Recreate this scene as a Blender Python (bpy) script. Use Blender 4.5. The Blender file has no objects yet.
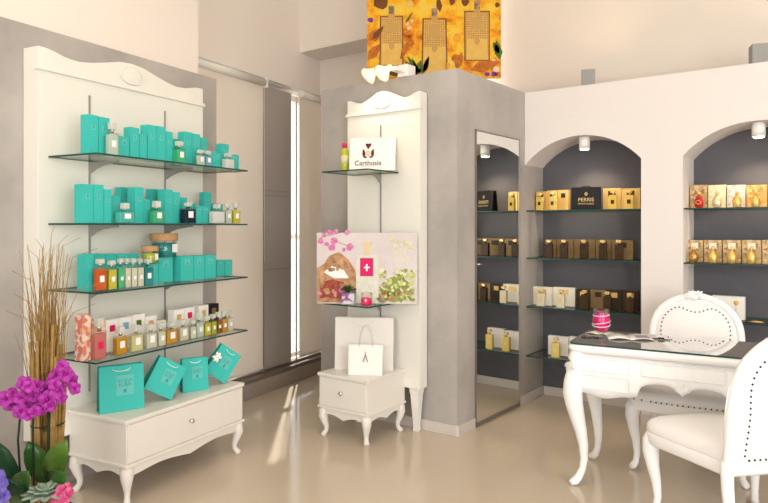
import bpy, bmesh, math, random
from mathutils import Vector, Matrix
random.seed(7)
SC = bpy.context.scene
COL = SC.collection
PI = math.pi

# ------------------------------------------------------------ camera, world, lights, exposure
F = 650.0; CH = 1.40; HY = 226.0; CX = 384.0
cd = bpy.data.cameras.new('camera'); cam = bpy.data.objects.new('camera', cd); COL.objects.link(cam)
cam.location = (0, 0, CH); cam.rotation_euler = (PI/2, 0, 0)
cd.sensor_width = 36; cd.lens = 36*F/768; cd.shift_y = (HY-251.5)/768; cd.clip_start = .05
SC.camera = cam
SC.view_settings.view_transform = 'Standard'; SC.view_settings.look = 'None'
SC.view_settings.gamma = 1; SC.view_settings.use_curve_mapping = False
SC.view_settings.exposure = -0.16
w = bpy.data.worlds.new('world'); SC.world = w; w.use_nodes = True
bg = w.node_tree.nodes['Background']; bg.inputs[0].default_value = (.93, .96, 1, 1); bg.inputs[1].default_value = 3.2

sl = bpy.data.lights.new('sun', 'SUN'); sl.energy = 13; sl.angle = math.radians(1.2); sl.color = (1, .97, .90)
so = bpy.data.objects.new('sun', sl); COL.objects.link(so); so.rotation_euler = Vector((.080, -1, -1.08)).to_track_quat('-Z', 'Y').to_euler(); so.location = (-1, 9, 8)
def area(name, loc, target, sx, sy, power, color=(1, 1, 1), spread=180):
    l = bpy.data.lights.new(name, 'AREA'); l.shape = 'RECTANGLE'; l.size = sx; l.size_y = sy
    l.energy = power; l.color = color; l.spread = math.radians(spread)
    o = bpy.data.objects.new(name, l); COL.objects.link(o); o.location = loc
    o.rotation_euler = (Vector(target)-Vector(loc)).to_track_quat('-Z', 'Y').to_euler()
    return o
area('storefront_daylight', (2.3, -1.3, 1.75), (1.7, 3.2, .7), 3.2, 2.2, 126, (1, .965, .92))
area('storefront_daylight_far', (-1.9, -1.3, 1.9), (-.9, 4, 2.3), 2.4, 2.2, 33, (1, .95, .86))
area('overhead_fill', (-.6, 2.0, 3.8), (-.2, 2.9, 0), 3.0, 2.4, 40, (1, .86, .66))  # soft overhead fill added for ambience, stands for no visible ceiling fitting

# ------------------------------------------------------------ materials
def mat(name, col, rough=.5, metal=0, spec=.22, noise=None, bump=0, coat=0, nscale=4, trans=0, ior=1.45, emit=None, estr=0):
    m = bpy.data.materials.new(name); m.use_nodes = True; nt = m.node_tree; b = nt.nodes['Principled BSDF']
    b.inputs['Base Color'].default_value = (*col, 1); b.inputs['Roughness'].default_value = rough
    b.inputs['Metallic'].default_value = metal; b.inputs['Specular IOR Level'].default_value = spec
    b.inputs['Coat Weight'].default_value = coat; b.inputs['Transmission Weight'].default_value = trans
    b.inputs['IOR'].default_value = ior
    if emit: b.inputs['Emission Color'].default_value = (*emit, 1); b.inputs['Emission Strength'].default_value = estr
    if noise or bump:
        tc = nt.nodes.new('ShaderNodeTexCoord'); n = nt.nodes.new('ShaderNodeTexNoise')
        n.inputs['Scale'].default_value = nscale; n.inputs['Detail'].default_value = 6; n.inputs['Roughness'].default_value = .6
        nt.links.new(tc.outputs['Object'], n.inputs['Vector'])
        if noise:
            r = nt.nodes.new('ShaderNodeValToRGB')
            r.color_ramp.elements[0].position = .3; r.color_ramp.elements[1].position = .7
            r.color_ramp.elements[0].color = (*noise, 1); r.color_ramp.elements[1].color = (*col, 1)
            nt.links.new(n.outputs[0], r.inputs[0]); nt.links.new(r.outputs[0], b.inputs['Base Color'])
        if bump:
            bp = nt.nodes.new('ShaderNodeBump'); bp.inputs['Strength'].default_value = bump; bp.inputs['Distance'].default_value = .01
            nt.links.new(n.outputs[0], bp.inputs['Height']); nt.links.new(bp.outputs[0], b.inputs['Normal'])
    return m
def thinglass(name, tint, gloss=.10, rough=.04):
    m = bpy.data.materials.new(name); m.use_nodes = True; nt = m.node_tree; nt.nodes.clear()
    out = nt.nodes.new('ShaderNodeOutputMaterial'); mx = nt.nodes.new('ShaderNodeMixShader')
    t = nt.nodes.new('ShaderNodeBsdfTransparent'); t.inputs[0].default_value = (*tint, 1)
    g = nt.nodes.new('ShaderNodeBsdfGlossy'); g.inputs['Roughness'].default_value = rough
    fr = nt.nodes.new('ShaderNodeFresnel'); fr.inputs[0].default_value = 1.45
    ad = nt.nodes.new('ShaderNodeMath'); ad.operation = 'MULTIPLY_ADD'; ad.inputs[1].default_value = .45; ad.inputs[2].default_value = max(0, gloss-.03); ad.use_clamp = True
    nt.links.new(fr.outputs[0], ad.inputs[0]); nt.links.new(ad.outputs[0], mx.inputs[0])
    nt.links.new(t.outputs[0], mx.inputs[1]); nt.links.new(g.outputs[0], mx.inputs[2]); nt.links.new(mx.outputs[0], out.inputs[0])
    return m
def translucent(name, col, amount=.5):
    m = bpy.data.materials.new(name); m.use_nodes = True; nt = m.node_tree; nt.nodes.clear()
    out = nt.nodes.new('ShaderNodeOutputMaterial'); mx = nt.nodes.new('ShaderNodeMixShader'); mx.inputs[0].default_value = amount
    d = nt.nodes.new('ShaderNodeBsdfDiffuse'); d.inputs[0].default_value = (*col, 1)
    t = nt.nodes.new('ShaderNodeBsdfTranslucent'); t.inputs[0].default_value = (*col, 1)
    nt.links.new(d.outputs[0], mx.inputs[1]); nt.links.new(t.outputs[0], mx.inputs[2]); nt.links.new(mx.outputs[0], out.inputs[0])
    return m

M = {}
M['white_wall'] = mat('white_wall', (.85, .775, .70), .7, bump=.05, nscale=20)
M['niche_wall'] = mat('niche_wall', (.80, .75, .72), .7, bump=.05, nscale=20)
M['cream_wall'] = mat('cream_wall', (.74, .675, .60), .75)
M['grey_plaster'] = mat('grey_plaster', (.53, .49, .455), .45, noise=(.36, .335, .315), nscale=1.8, bump=.06)
M['dark_niche'] = mat('dark_niche', (.125, .122, .138), .6, noise=(.105, .103, .118), nscale=3)
M['ceiling'] = mat('ceiling', (.85, .80, .74), .8)
M['skirt'] = mat('skirt', (.62, .56, .52), .5)
M['brown_ledge'] = mat('brown_ledge', (.20, .155, .125), .45)
M['taupe_skirt'] = mat('taupe_skirt', (.36, .30, .25), .4)
M['taupe_panel'] = mat('taupe_panel', (.40, .355, .32), .45)
M['lacquer'] = mat('lacquer', (.83, .81, .74), .32, coat=.2)
M['cream_lacquer'] = mat('cream_lacquer', (.80, .765, .70), .35, coat=.15)
M['white_gloss'] = mat('white_gloss', (.93, .93, .93), .3, coat=.25)
M['upholstery'] = mat('upholstery', (.90, .885, .87), .6)
M['nail'] = mat('nail', (.05, .045, .04), .35, metal=.7)
M['chrome'] = mat('chrome', (.72, .72, .72), .18, metal=1)
M['steel'] = mat('steel', (.30, .30, .28), .5, metal=.3)
M['bracket'] = mat('bracket', (.33, .32, .30), .4, metal=.4)
M['glass_face'] = thinglass('glass_face', (.95, .985, .97), .04)
M['glass_edge'] = mat('glass_edge', (.02, .075, .065), .15)
M['glass_clear'] = thinglass('glass_clear', (.96, .98, .97), .05)
M['window_glass'] = thinglass('window_glass', (.97, .98, .98), .06)
M['blind'] = translucent('blind', (.86, .79, .71), .26)
M['mirror'] = mat('mirror', (.86, .88, .86), .01, metal=1)
M['mirror_frame'] = mat('mirror_frame', (.30, .27, .24), .35, metal=.6)
M['turq'] = mat('turq', (.05, .51, .46), .5)
M['turq_dark'] = mat('turq_dark', (.02, .30, .28), .5)
M['turq_pale'] = mat('turq_pale', (.20, .62, .58), .5)
M['emblem'] = mat('emblem', (.13, .55, .51), .4)
M['cap_clear'] = mat('cap_clear', (.80, .82, .74), .15, trans=.35, coat=.3)
M['ink'] = mat('ink', (.04, .34, .32), .5)
M['paper_white'] = mat('paper_white', (.90, .87, .83), .6)
M['paper_bagwhite'] = mat('paper_bagwhite', (.78, .745, .69), .6)
M['cord_grey'] = mat('cord_grey', (.60, .58, .55), .6)
M['paper_cream'] = mat('paper_cream', (.87, .82, .70), .6)
M['label_white'] = mat('label_white', (.92, .92, .90), .5)
M['gold'] = mat('gold', (.88, .58, .18), .3, metal=.75)
M['pale_gold'] = mat('pale_gold', (.85, .74, .45), .25, metal=.7)
M['brown_gold'] = mat('brown_gold', (.50, .27, .08), .25, metal=.8)
M['gold_paper'] = mat('gold_paper', (.80, .55, .20), .35, metal=.35)
M['bronze_paper'] = mat('bronze_paper', (.29, .195, .09), .4, metal=.2, noise=(.22, .14, .06), nscale=30)
M['dark_brown'] = mat('dark_brown', (.05, .033, .02), .35)
M['amber_dark'] = mat('amber_dark', (.05, .024, .007), .3)
M['black'] = mat('black', (.012, .012, .014), .5)
M['gold_ink'] = mat('gold_ink', (.75, .55, .22), .4)
M['wood'] = mat('wood', (.55, .33, .16), .5, noise=(.45, .26, .12), nscale=40)
M['pink_candle'] = mat('pink_candle', (.80, .01, .22), .25, coat=.5)
M['candle_red'] = mat('candle_red', (.75, .02, .12), .3)
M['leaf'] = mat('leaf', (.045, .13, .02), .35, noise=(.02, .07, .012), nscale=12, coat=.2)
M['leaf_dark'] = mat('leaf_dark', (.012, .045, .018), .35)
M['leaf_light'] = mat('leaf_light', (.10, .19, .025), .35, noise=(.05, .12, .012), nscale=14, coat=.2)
M['succulent'] = mat('succulent', (.30, .37, .30), .55, noise=(.2, .28, .2), nscale=20)
M['orchid'] = mat('orchid', (.30, .006, .24), .55, noise=(.50, .07, .44), nscale=55)
M['orchid_dark'] = mat('orchid_dark', (.32, .008, .22), .5)
M['iris'] = mat('iris', (.06, .03, .30), .5, noise=(.22, .18, .5), nscale=30)
M['pink_flower'] = mat('pink_flower', (.55, .015, .20), .5, noise=(.70, .2, .28), nscale=40)
M['straw'] = mat('straw', (.44, .28, .095), .6, noise=(.28, .16, .045), nscale=30)
M['stem'] = mat('stem', (.02, .035, .02), .5)
M['soil'] = mat('soil', (.05, .035, .025), .9)
M['pot'] = mat('pot', (.60, .58, .55), .4)
M['bulb'] = mat('bulb', (1, .95, .8), .5, emit=(1, .86, .62), estr=14)
M['lamp_white'] = mat('lamp_white', (.90, .88, .84), .35)
M['shade_glass'] = translucent('shade_glass', (.95, .90, .80), .6)
def liquid(name, c): M[name] = mat(name, c, .2, coat=.3, trans=.12)
liquid('liq_clear', (.62, .72, .60)); liquid('liq_green', (.06, .55, .25)); liquid('liq_turq', (.12, .62, .55))
liquid('liq_navy', (.008, .012, .05)); liquid('liq_yellow', (.72, .62, .04)); liquid('liq_orange', (.78, .13, .015))
liquid('liq_amber', (.72, .36, .03)); liquid('liq_paleyellow', (.80, .74, .36)); liquid('liq_pale', (.78, .76, .60))
liquid('liq_pink', (.75, .22, .20)); liquid('liq_brown', (.32, .10, .015)); liquid('liq_lime', (.50, .55, .05))
liquid('liq_teal', (.01, .30, .30)); liquid('liq_white', (.88, .86, .82)); liquid('liq_blue', (.25, .50, .70)); liquid('liq_gold', (.82, .55, .10))
liquid('liq_gold2', (.85, .66, .16)); liquid('liq_cream', (.78, .70, .52)); liquid('liq_red', (.55, .02, .02))
def checkerfloral(name, a, b, c, sc=45):
    m = mat(name, a, .55); nt = m.node_tree; bs = nt.nodes['Principled BSDF']
    tc = nt.nodes.new('ShaderNodeTexCoord'); v = nt.nodes.new('ShaderNodeTexVoronoi'); v.inputs['Scale'].default_value = sc
    r = nt.nodes.new('ShaderNodeValToRGB'); r.color_ramp.interpolation = 'CONSTANT'
    e = r.color_ramp.elements; e[0].color = (*a, 1); e[1].position = .45; e[1].color = (*b, 1); k = e.new(.75); k.color = (*c, 1)
    s = nt.nodes.new('ShaderNodeSeparateColor')
    nt.links.new(tc.outputs['Object'], v.inputs['Vector']); nt.links.new(v.outputs['Color'], s.inputs[0]); nt.links.new(s.outputs[0], r.inputs[0]); nt.links.new(r.outputs[0], bs.inputs['Base Color'])
    return m
M['floral'] = checkerfloral('floral', (.88, .72, .62), (.75, .25, .18), (.80, .50, .30))
M['art_gold'] = checkerfloral('art_gold', (.50, .36, .18), (.70, .50, .26), (.32, .20, .10), 60)
M['art_silver'] = checkerfloral('art_silver', (.72, .66, .58), (.60, .52, .46), (.85, .80, .72), 60)
M['art_cream'] = checkerfloral('art_cream', (.80, .74, .48), (.74, .66, .42), (.85, .80, .6), 60)
M['art_amber'] = checkerfloral('art_amber', (.70, .38, .12), (.80, .52, .2), (.5, .24, .08), 60)

# floor: glossy beige resin
def floor_mat():
    m = mat('resin_floor', (.60, .53, .44), .26, spec=.5); nt = m.node_tree; b = nt.nodes['Principled BSDF']
    tc = nt.nodes.new('ShaderNodeTexCoord'); n = nt.nodes.new('ShaderNodeTexNoise'); n.inputs['Scale'].default_value = 1.2; n.inputs['Detail'].default_value = 4; n.inputs['Roughness'].default_value = .5
    r = nt.nodes.new('ShaderNodeValToRGB'); r.color_ramp.elements[0].position = .25; r.color_ramp.elements[0].color = (.59, .495, .385, 1)
    r.color_ramp.elements[1].position = .72; r.color_ramp.elements[1].color = (.63, .54, .43, 1)
    nt.links.new(tc.outputs['Object'], n.inputs['Vector']); nt.links.new(n.outputs[0], r.inputs[0]); nt.links.new(r.outputs[0], b.inputs['Base Color'])
    r2 = nt.nodes.new('ShaderNodeMapRange'); r2.inputs[3].default_value = .11; r2.inputs[4].default_value = .15
    nt.links.new(n.outputs[0], r2.inputs[0]); nt.links.new(r2.outputs[0], b.inputs['Roughness'])
    return m
M['floor'] = floor_mat()
def desk_glass_mat():
    m = mat('desk_glass', (.42, .385, .35), .03, coat=1.0, spec=1.0, ior=1.9)
    return m
M['desk_glass'] = desk_glass_mat()

# ------------------------------------------------------------ mesh builders
class MB:
    def __init__(s): s.bm = bmesh.new(); s.smooth = False
    def box(s, x0, x1, y0, y1, z0, z1, mi=0, bev=0, side_mi=None):
        t = bmesh.new(); r = bmesh.ops.create_cube(t, size=1)
        bmesh.ops.scale(t, vec=(x1-x0, y1-y0, z1-z0), verts=t.verts); bmesh.ops.translate(t, vec=((x0+x1)/2, (y0+y1)/2, (z0+z1)/2), verts=t.verts)
        if bev: bmesh.ops.bevel(t, geom=t.edges[:], offset=bev, segments=2, affect='EDGES', profile=.6)
        for f in t.faces:
            f.material_index = mi
            if side_mi is not None and abs(f.normal.z) < .5: f.material_index = side_mi
        s._merge(t); return s
    def _merge(s, t):
        me = bpy.data.meshes.new('tmp'); t.to_mesh(me); t.free(); s.bm.from_mesh(me); bpy.data.meshes.remove(me)
    def prism(s, pts, d0, d1, axis='y', mi=0, bev=0, smooth=False):
        """pts 2D polygon; axis y: (x,z) plane; axis z: (x,y) plane; axis x: (y,z)"""
        t = bmesh.new()
        def P(a, b, d):
            return {'y': (a, d, b), 'z': (a, b, d), 'x': (d, a, b)}[axis]
        A = [t.verts.new(P(a, b, d0)) for a, b in pts]; B = [t.verts.new(P(a, b, d1)) for a, b in pts]
        n = len(pts); t.faces.new(A); t.faces.new(B[::-1])
        sf = []
        for i in range(n): sf.append(t.faces.new((A[i], B[i], B[(i+1) % n], A[(i+1) % n])))
        bmesh.ops.recalc_face_normals(t, faces=t.faces)
        if bev:
            eds = [e for e in t.edges if (e.verts[0] in A) == (e.verts[1] in A)]
            bmesh.ops.bevel(t, geom=eds, offset=bev, segments=2, affect='EDGES', profile=.6)
        for f in t.faces: f.material_index = mi
        if smooth:
            for f in sf:
                if f.is_valid: f.smooth = True
        s._merge(t); return s
    def lathe(s, prof, c=(0, 0, 0), n=20, mi=0, sx=1, sy=1, smooth=True):
        t = bmesh.new(); rings = []
        for r, z in prof:
            if r < 1e-6: rings.append([t.verts.new((c[0], c[1], c[2]+z))])
            else: rings.append([t.verts.new((c[0]+sx*r*math.cos(2*PI*i/n), c[1]+sy*r*math.sin(2*PI*i/n), c[2]+z)) for i in range(n)])
        for a, b in zip(rings, rings[1:]):
            for i in range(n):
                j = (i+1) % n
                if len(a) == 1 and len(b) == 1: continue
                if len(a) == 1: t.faces.new((a[0], b[i], b[j]))
                elif len(b) == 1: t.faces.new((a[i], a[j], b[0]))
                else: t.faces.new((a[i], a[j], b[j], b[i]))
        if len(rings[0]) > 1: t.faces.new(rings[0][::-1])
        if len(rings[-1]) > 1: t.faces.new(rings[-1])
        bmesh.ops.recalc_face_normals(t, faces=t.faces)
        for f in t.faces: f.material_index = mi; f.smooth = smooth and len(f.verts) < 5
        s._merge(t); return s
    def tube(s, path, rad, n=10, mi=0, closed=False, flat=1.0, up=None):
        t = bmesh.new(); P = [Vector(p) for p in path]; m = len(P)
        if not isinstance(rad, (list, tuple)): rad = [rad]*m
        rings = []; ref = Vector(up) if up else Vector((0, 0, 1))
        prev = None
        for i, p in enumerate(P):
            if closed: tg = P[(i+1) % m]-P[i-1]
            else: tg = P[min(i+1, m-1)]-P[max(i-1, 0)]
            tg.normalize()
            if prev is None:
                a = tg.cross(ref)
                if a.length < 1e-3: a = tg.cross(Vector((1, 0, 0)))
            else:
                a = prev-tg*prev.dot(tg)
            a.normalize(); prev = a.copy(); b = tg.cross(a)
            rings.append([t.verts.new(p+a*rad[i]*math.cos(2*PI*k/n)+b*rad[i]*flat*math.sin(2*PI*k/n)) for k in range(n)])
        rr = list(zip(rings, rings[1:]))
        if closed: rr.append((rings[-1], rings[0]))
        for a, b in rr:
            for k in range(n):
                t.faces.new((a[k], a[(k+1) % n], b[(k+1) % n], b[k]))
        if not closed: t.faces.new(rings[0][::-1]); t.faces.new(rings[-1])
        bmesh.ops.recalc_face_normals(t, faces=t.faces)
        for f in t.faces: f.material_index = mi; f.smooth = len(f.verts) == 4
        s._merge(t); return s
    def loft(s, rings, mi=0, cap=True, smooth=True):
        t = bmesh.new(); R = [[t.verts.new(p) for p in r] for r in rings]; n = len(rings[0])
        for a, b in zip(R, R[1:]):
            for k in range(n): t.faces.new((a[k], a[(k+1) % n], b[(k+1) % n], b[k]))
        if cap: t.faces.new(R[0][::-1]); t.faces.new(R[-1])
        bmesh.ops.recalc_face_normals(t, faces=t.faces)
        for f in t.faces: f.material_index = mi; f.smooth = smooth and len(f.verts) == 4
        s._merge(t); return s
    def ball(s, c, r, mi=0, sc=(1, 1, 1), seg=8, rings=6, rot=None):
        t = bmesh.new(); bmesh.ops.create_uvsphere(t, u_segments=seg, v_segments=rings, radius=r)
        mt = Matrix.Diagonal((*sc, 1))
        if rot is not None: mt = rot.to_4x4() @ mt
        bmesh.ops.transform(t, matrix=Matrix.Translation(c) @ mt, verts=t.verts)
        for f in t.faces: f.material_index = mi; f.smooth = True
        s._merge(t); return s
    def petal(s, c, d, wd, ln, nrm, cup=.15, mi=0, thick=.0015):
        """an elongated leaf/petal from c along d with width wd"""
        d = Vector(d).normalized(); nrm = Vector(nrm); side = d.cross(nrm).normalized(); up = side.cross(d).normalized()
        t = bmesh.new(); N = 7; rows = []
        for i in range(N):
            u = i/(N-1); ww = wd*.5*(math.sin(PI*min(1, .08+u*.92))**.6)*(1 if i < N-1 else .05)
            cen = Vector(c)+d*ln*u+up*(cup*ln*math.sin(u*PI*.9)*.8)
            rows.append([cen-side*ww+up*cup*ww*.8, cen, cen+side*ww+up*cup*ww*.8])
        V = [[t.verts.new(p+up*thick) for p in r] for r in rows]; W = [[t.verts.new(p-up*thick) for p in r] for r in rows]
        for i in range(N-1):
            for k in range(2):
                t.faces.new((V[i][k], V[i][k+1], V[i+1][k+1], V[i+1][k])); t.faces.new((W[i][k], W[i+1][k], W[i+1][k+1], W[i][k+1]))
            for k in (0, 2): t.faces.new((V[i][k], V[i+1][k], W[i+1][k], W[i][k]))
        for i in (0, N-1):
            for k in range(2): t.faces.new((V[i][k], V[i][k+1], W[i][k+1], W[i][k]))
        bmesh.ops.recalc_face_normals(t, faces=t.faces)
        for f in t.faces: f.material_index = mi; f.smooth = True
        s._merge(t); return s
    def xform(s, mt):
        bmesh.ops.transform(s.bm, matrix=mt, verts=s.bm.verts); return s
    def build(s, name, mats, parent=None, loc=None, rotz=None, label=None):
        me = bpy.data.meshes.new(name); s.bm.to_mesh(me); s.bm.free()
        if not isinstance(mats, (list, tuple)): mats = [mats]
        for m in mats: me.materials.append(M[m] if isinstance(m, str) else m)
        o = bpy.data.objects.new(name, me); COL.objects.link(o)
        if parent: o.parent = parent
        if loc is not None: o.location = loc
        if rotz is not None: o.rotation_euler[2] = rotz
        if label: o['label'] = label
        return o

def thing(name, label, cat, loc=(0, 0, 0), rotz=0, group=None, rot=None):
    o = bpy.data.objects.new(name, None); COL.objects.link(o); o.empty_display_size = .05
    o.location = loc; o.rotation_euler = rot if rot else (0, 0, rotz)
    o['label'] = label; o['category'] = cat
    if group: o['group'] = group
    return o
def tag(o, label, cat, group=None):
    o['label'] = label; o['category'] = cat
    if group: o['group'] = group
    return o
def struct(o): o['kind'] = 'structure'; return o
def text(body, size, matn, parent, loc, rot=(PI/2, 0, 0), name='lettering', ext=.0004, align='CENTER', sx=1):
    c = bpy.data.curves.new('t', 'FONT'); c.body = body; c.size = size; c.extrude = ext; c.align_x = align; c.align_y = 'CENTER'
    o = bpy.data.objects.new('t', c); COL.objects.link(o)
    me = bpy.data.meshes.new_from_object(o); bpy.data.objects.remove(o); bpy.data.curves.remove(c)
    me.materials.clear(); me.materials.append(M[matn])
    r = bpy.data.objects.new(name, me); COL.objects.link(r); r.parent = parent; r.location = loc; r.rotation_euler = rot; r.scale = (sx, 1, 1)
    return r

class Frame:
    def __init__(s, ox, oy, ex):
        s.o = Vector((ox, oy)); s.ex = Vector(ex).normalized(); s.ey = Vector((-s.ex.y, s.ex.x)); s.rz = math.atan2(s.ex.y, s.ex.x)
    def w(s, x, y, z=0): p = s.o+s.ex*x+s.ey*y; return (p.x, p.y, z)
    def along(s, px, y):
        """distance along this wall of the sight line that meets the plane at depth y"""
        k = (px-CX)/F; p = s.o+s.ey*y
        return (k*p.y-p.x)/(s.ex.x-k*s.ex.y)
    def height(s, px, py, y):
        x = s.along(px, y); p = s.w(x, y); return CH-(py-HY)*p[1]/F
A = Frame(-1.668, 3.42, (.4614, .8872))
R = Frame(1.112, 5.126, (.806, -.592))
B = Frame(.426, 4.239, (.806, -.592))      # small display panel front plane, x = -s
D = Frame(.991, 3.50, (.866, -.5))

# ------------------------------------------------------------ setting
CEIL = 3.9; TOP = 2.45
m = MB(); m.box(-6.5, 7.5, -2.2, 9.5, -.1, 0); struct(m.build('floor', 'floor'))
pc = [A.w(-5.4, .60), A.w(3.16, .60), R.w(-2.2, .30), R.w(6.4, .70), (6.4, -1.75), (-5.2, -1.75)]
m = MB(); m.prism([(p[0], p[1]) for p in pc], CEIL, CEIL+.1, 'z'); struct(m.build('ceiling', 'ceiling'))
LA = A.w(0, 0)
# grey plaster wall on the left, white wall over it, recessed window bay
m = MB(); m.box(-5.4, 1.273, .12, .50, 0, 2.44)
struct(m.build('wall_left', 'grey_plaster', None, LA, A.rz))
m = MB(); m.box(-5.4, 1.124, .15, .50, 2.44, CEIL)
struct(m.build('wall_left_upper', 'white_wall', None, LA, A.rz))
m = MB(); m.box(1.124, 3.16, .42, .60, 2.64, CEIL).box(1.273, 3.16, .42, .60, 0, .15)
struct(m.build('wall_window', 'white_wall', None, LA, A.rz))
m = MB(); m.box(2.16, 2.566, .40, .60, .15, 2.60, 0, .002)
for z in (1.02, 1.66, 1.70): m.box(2.17, 2.556, .398, .402, z, z+.006, 1)
m.box(2.135, 2.16, .39, .60, .15, 2.6, 2)
struct(m.build('trim_1', ['taupe_panel', 'mirror_frame', 'chrome'], None, LA, A.rz))
m = MB(); m.box(1.273, 3.1, .33, .42, .001, .12, 0, .003).box(1.273, 3.1, .345, .42, .12, .15, 1).box(1.273, 3.1, .40, .47, .15, .175, 1)
struct(m.build('baseboard_left', ['taupe_skirt', 'brown_ledge'], None, LA, A.rz))
# windows behind the blinds
for i, (x0, x1) in enumerate(((1.273, 2.13), (2.43, 3.12))):
    t = bpy.data.objects.new('window_%d' % (i+1), None); COL.objects.link(t); struct(t); t.location = LA; t.rotation_euler[2] = A.rz
    m = MB()
    m.box(x0, x1, .50, .55, .175, .22).box(x0, x1, .50, .55, 2.56, 2.62).box(x0, x0+.03, .5, .55, .22, 2.56).box(x1-.03, x1, .5, .55, .22, 2.56).box(x0, x1, .5, .55, 1.28, 1.32)
    m.build('window_frame', 'cream_lacquer', t)
    MB().box(x0+.02, x1-.02, .52, .528, .2, 2.58).build('pane', 'window_glass', t)
# back wall pieces
LR = (1.112, 5.126, 0)
m = MB(); m.box(-2.2, -.6, -.05, .30, 0, CEIL); struct(m.build('wall_back', 'white_wall', None, LR, R.rz))
m = MB(); m.box(-.6, 6.4, .50, .70, 0, CEIL); struct(m.build('wall_back_upper', 'cream_wall', None, LR, R.rz))
m = MB(); m.box(-2.42, -.62, -.386, -.05, 3.01, CEIL); struct(m.build('trim_2', 'white_wall', None, LR, R.rz))
# grey plaster box with the mirror door
m = MB(); m.prism([(-.028, -1.021), (0, 0), (0, .50), (-.6, .50), (-.6, -.05), (-1.235, -.05), (-1.235, -1.021)], 0, TOP, 'z')
struct(m.build('wall_box', 'grey_plaster', None, LR, R.rz))
m = MB(); m.box(-1.25, -.028, -1.035, -1.021, 0.001, .072, 0, .002)
m.prism([(-.028, -1.035), (-.014, -1.021), (-.0077, -.80), (-.0217, -.80)], .001, .072, 'z')
m.prism([(-.003, -.11), (.011, -.11), (.014, .0), (.014, .345), (0, .345), (0, 0)], .001, .072, 'z')
struct(m.build('baseboard_box', 'skirt', None, LR, R.rz))

# right wall with arched niches
NW = .36
def arch(x0, x1, zs=1.88, rise=.20, n=18):
    a = (x1-x0)/2; Rr = (a*a+rise*rise)/(2*rise); cx = (x0+x1)/2; cz = zs+rise-Rr; th = math.asin(a/Rr)
    return [(cx+Rr*math.sin(-th+2*th*i/n), cz+Rr*math.cos(-th+2*th*i/n)) for i in range(n+1)]
NICHES = [(0.0, .88), (1.155, 2.035), (2.31, 3.19)]
m = MB()
for i, (a, b) in enumerate(NICHES):
    nx = NICHES[i+1][0] if i < 2 else 6.4
    pts = arch(a, b)
    for p, q in zip(pts, pts[1:]):
        m.prism([p, q, (q[0], TOP), (p[0], TOP)], 0, NW, 'y')
    m.box(b, nx, 0, NW, 0, TOP)
bmesh.ops.remove_doubles(m.bm, verts=m.bm.verts, dist=.0002)
struct(m.build('wall_right', 'niche_wall', None, LR, R.rz))
m = MB(); m.box(0, 6.4, NW, .42, 0, TOP-.03); struct(m.build('wall_niche', 'dark_niche', None, LR, R.rz))
m = MB(); m.box(0, 6.4, .42, .50, 0, TOP-.02)
struct(m.build('trim_3', 'niche_wall', None, LR, R.rz))
m = MB()
for a, b in NICHES: m.box(a+.001, b-.001, NW-.015, NW, .001, .072, 0, .002)
m.box(.88, 1.155, -.014, 0, .001, .072).box(2.035, 2.31, -.014, 0, .001, .072).box(3.19, 6.3, -.014, 0, .001, .072)
struct(m.build('baseboard_right', 'skirt', None, LR, R.rz))
# walls behind the camera, with the shop front opening
m = MB(); m.box(-5.2, 6.5, -1.75, -1.6, 3.1, CEIL).box(-5.2, 6.5, -1.75, -1.6, 0, .35).box(-5.2, -3.4, -1.75, -1.6, .35, 3.1).box(-.7, .6, -1.75, -1.6, .35, 3.1).box(4.1, 6.5, -1.75, -1.6, .35, 3.1)
struct(m.build('wall_front', 'white_wall'))
m = MB(); m.box(6.25, 6.4, -1.7, 2.2, 0, CEIL); struct(m.build('wall_side', 'white_wall'))
t = bpy.data.objects.new('window_3', None); COL.objects.link(t); struct(t)
m = MB(); m.box(.6, .66, -1.7, -1.64, .35, 3.1).box(4.04, 4.1, -1.7, -1.64, .35, 3.1).box(2.3, 2.36, -1.7, -1.64, .35, 3.1).box(-3.4, -3.34, -1.7, -1.64, .35, 3.1).box(-.76, -.7, -1.7, -1.64, .35, 3.1)
m.build('window_frame', 'cream_lacquer', t)

# mirror door on the box
md = Vector((.614, .789)).normalized()
t = thing('mirror_door', 'tall slim-edged mirror panel on the grey plaster pier, reflecting the arched niche', 'mirror', (.485, 4.32, 0), math.atan2(md.y, md.x))
x0, x1 = .232, .907
MB().box(x0+.008, x1-.008, -.010, -.004, .035, 2.06).build('mirror_glass', 'mirror', t)
m = MB(); m.box(x0, x0+.008, -.014, -.003, .01, 2.07).box(x1-.008, x1, -.014, -.003, .01, 2.07).box(x0, x1, -.014, -.003, 2.06, 2.07).box(x0, x1, -.014, -.003, .01, .035)
m.build('mirror_frame', 'mirror_frame', t)
m = MB(); m.tube([(x0+.012, -.010, 1.135), (x0+.012, -.028, 1.135), (x0+.05, -.028, 1.135)], .006, 8).build('handle', 'chrome', t)

# ------------------------------------------------------------ roller blinds
def blind(x0, x1, yb, z0, zr, label):
    t = thing('roller_blind', label, 'blind', A.w(x0, .38, 0), A.rz)
    L = x1-x0
    MB().box(0, L, .0, .003, z0, zr).build('fabric', 'blind', t)
    m = MB(); m.tube([(-.0, -.012, zr), (L, -.012, zr)], .032, 14); m.build('roller', 'cream_lacquer', t)
    MB().box(0, L, -.006, .008, z0-.02, z0, 0, .002).build('bottom_bar', 'cream_lacquer', t)
    m = MB(); m.box(L, L+.012, -.05, .03, zr-.045, zr+.04, 0, .003); m.build('bracket', 'cream_lacquer', t)
    m = MB(); m.tube([(L-.006, -.02, zr-.03), (L-.006, -.02, 1.1)], .002, 6); m.build('pull_cord', 'cream_lacquer', t)
blind(1.28, 2.13, .38, .215, 2.61, 'wide beige roller blind next to the tall turquoise display')
blind(2.665, 3.05, .38, .215, 2.61, 'beige roller blind beyond the taupe pillar, bright slit along its left side')
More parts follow.
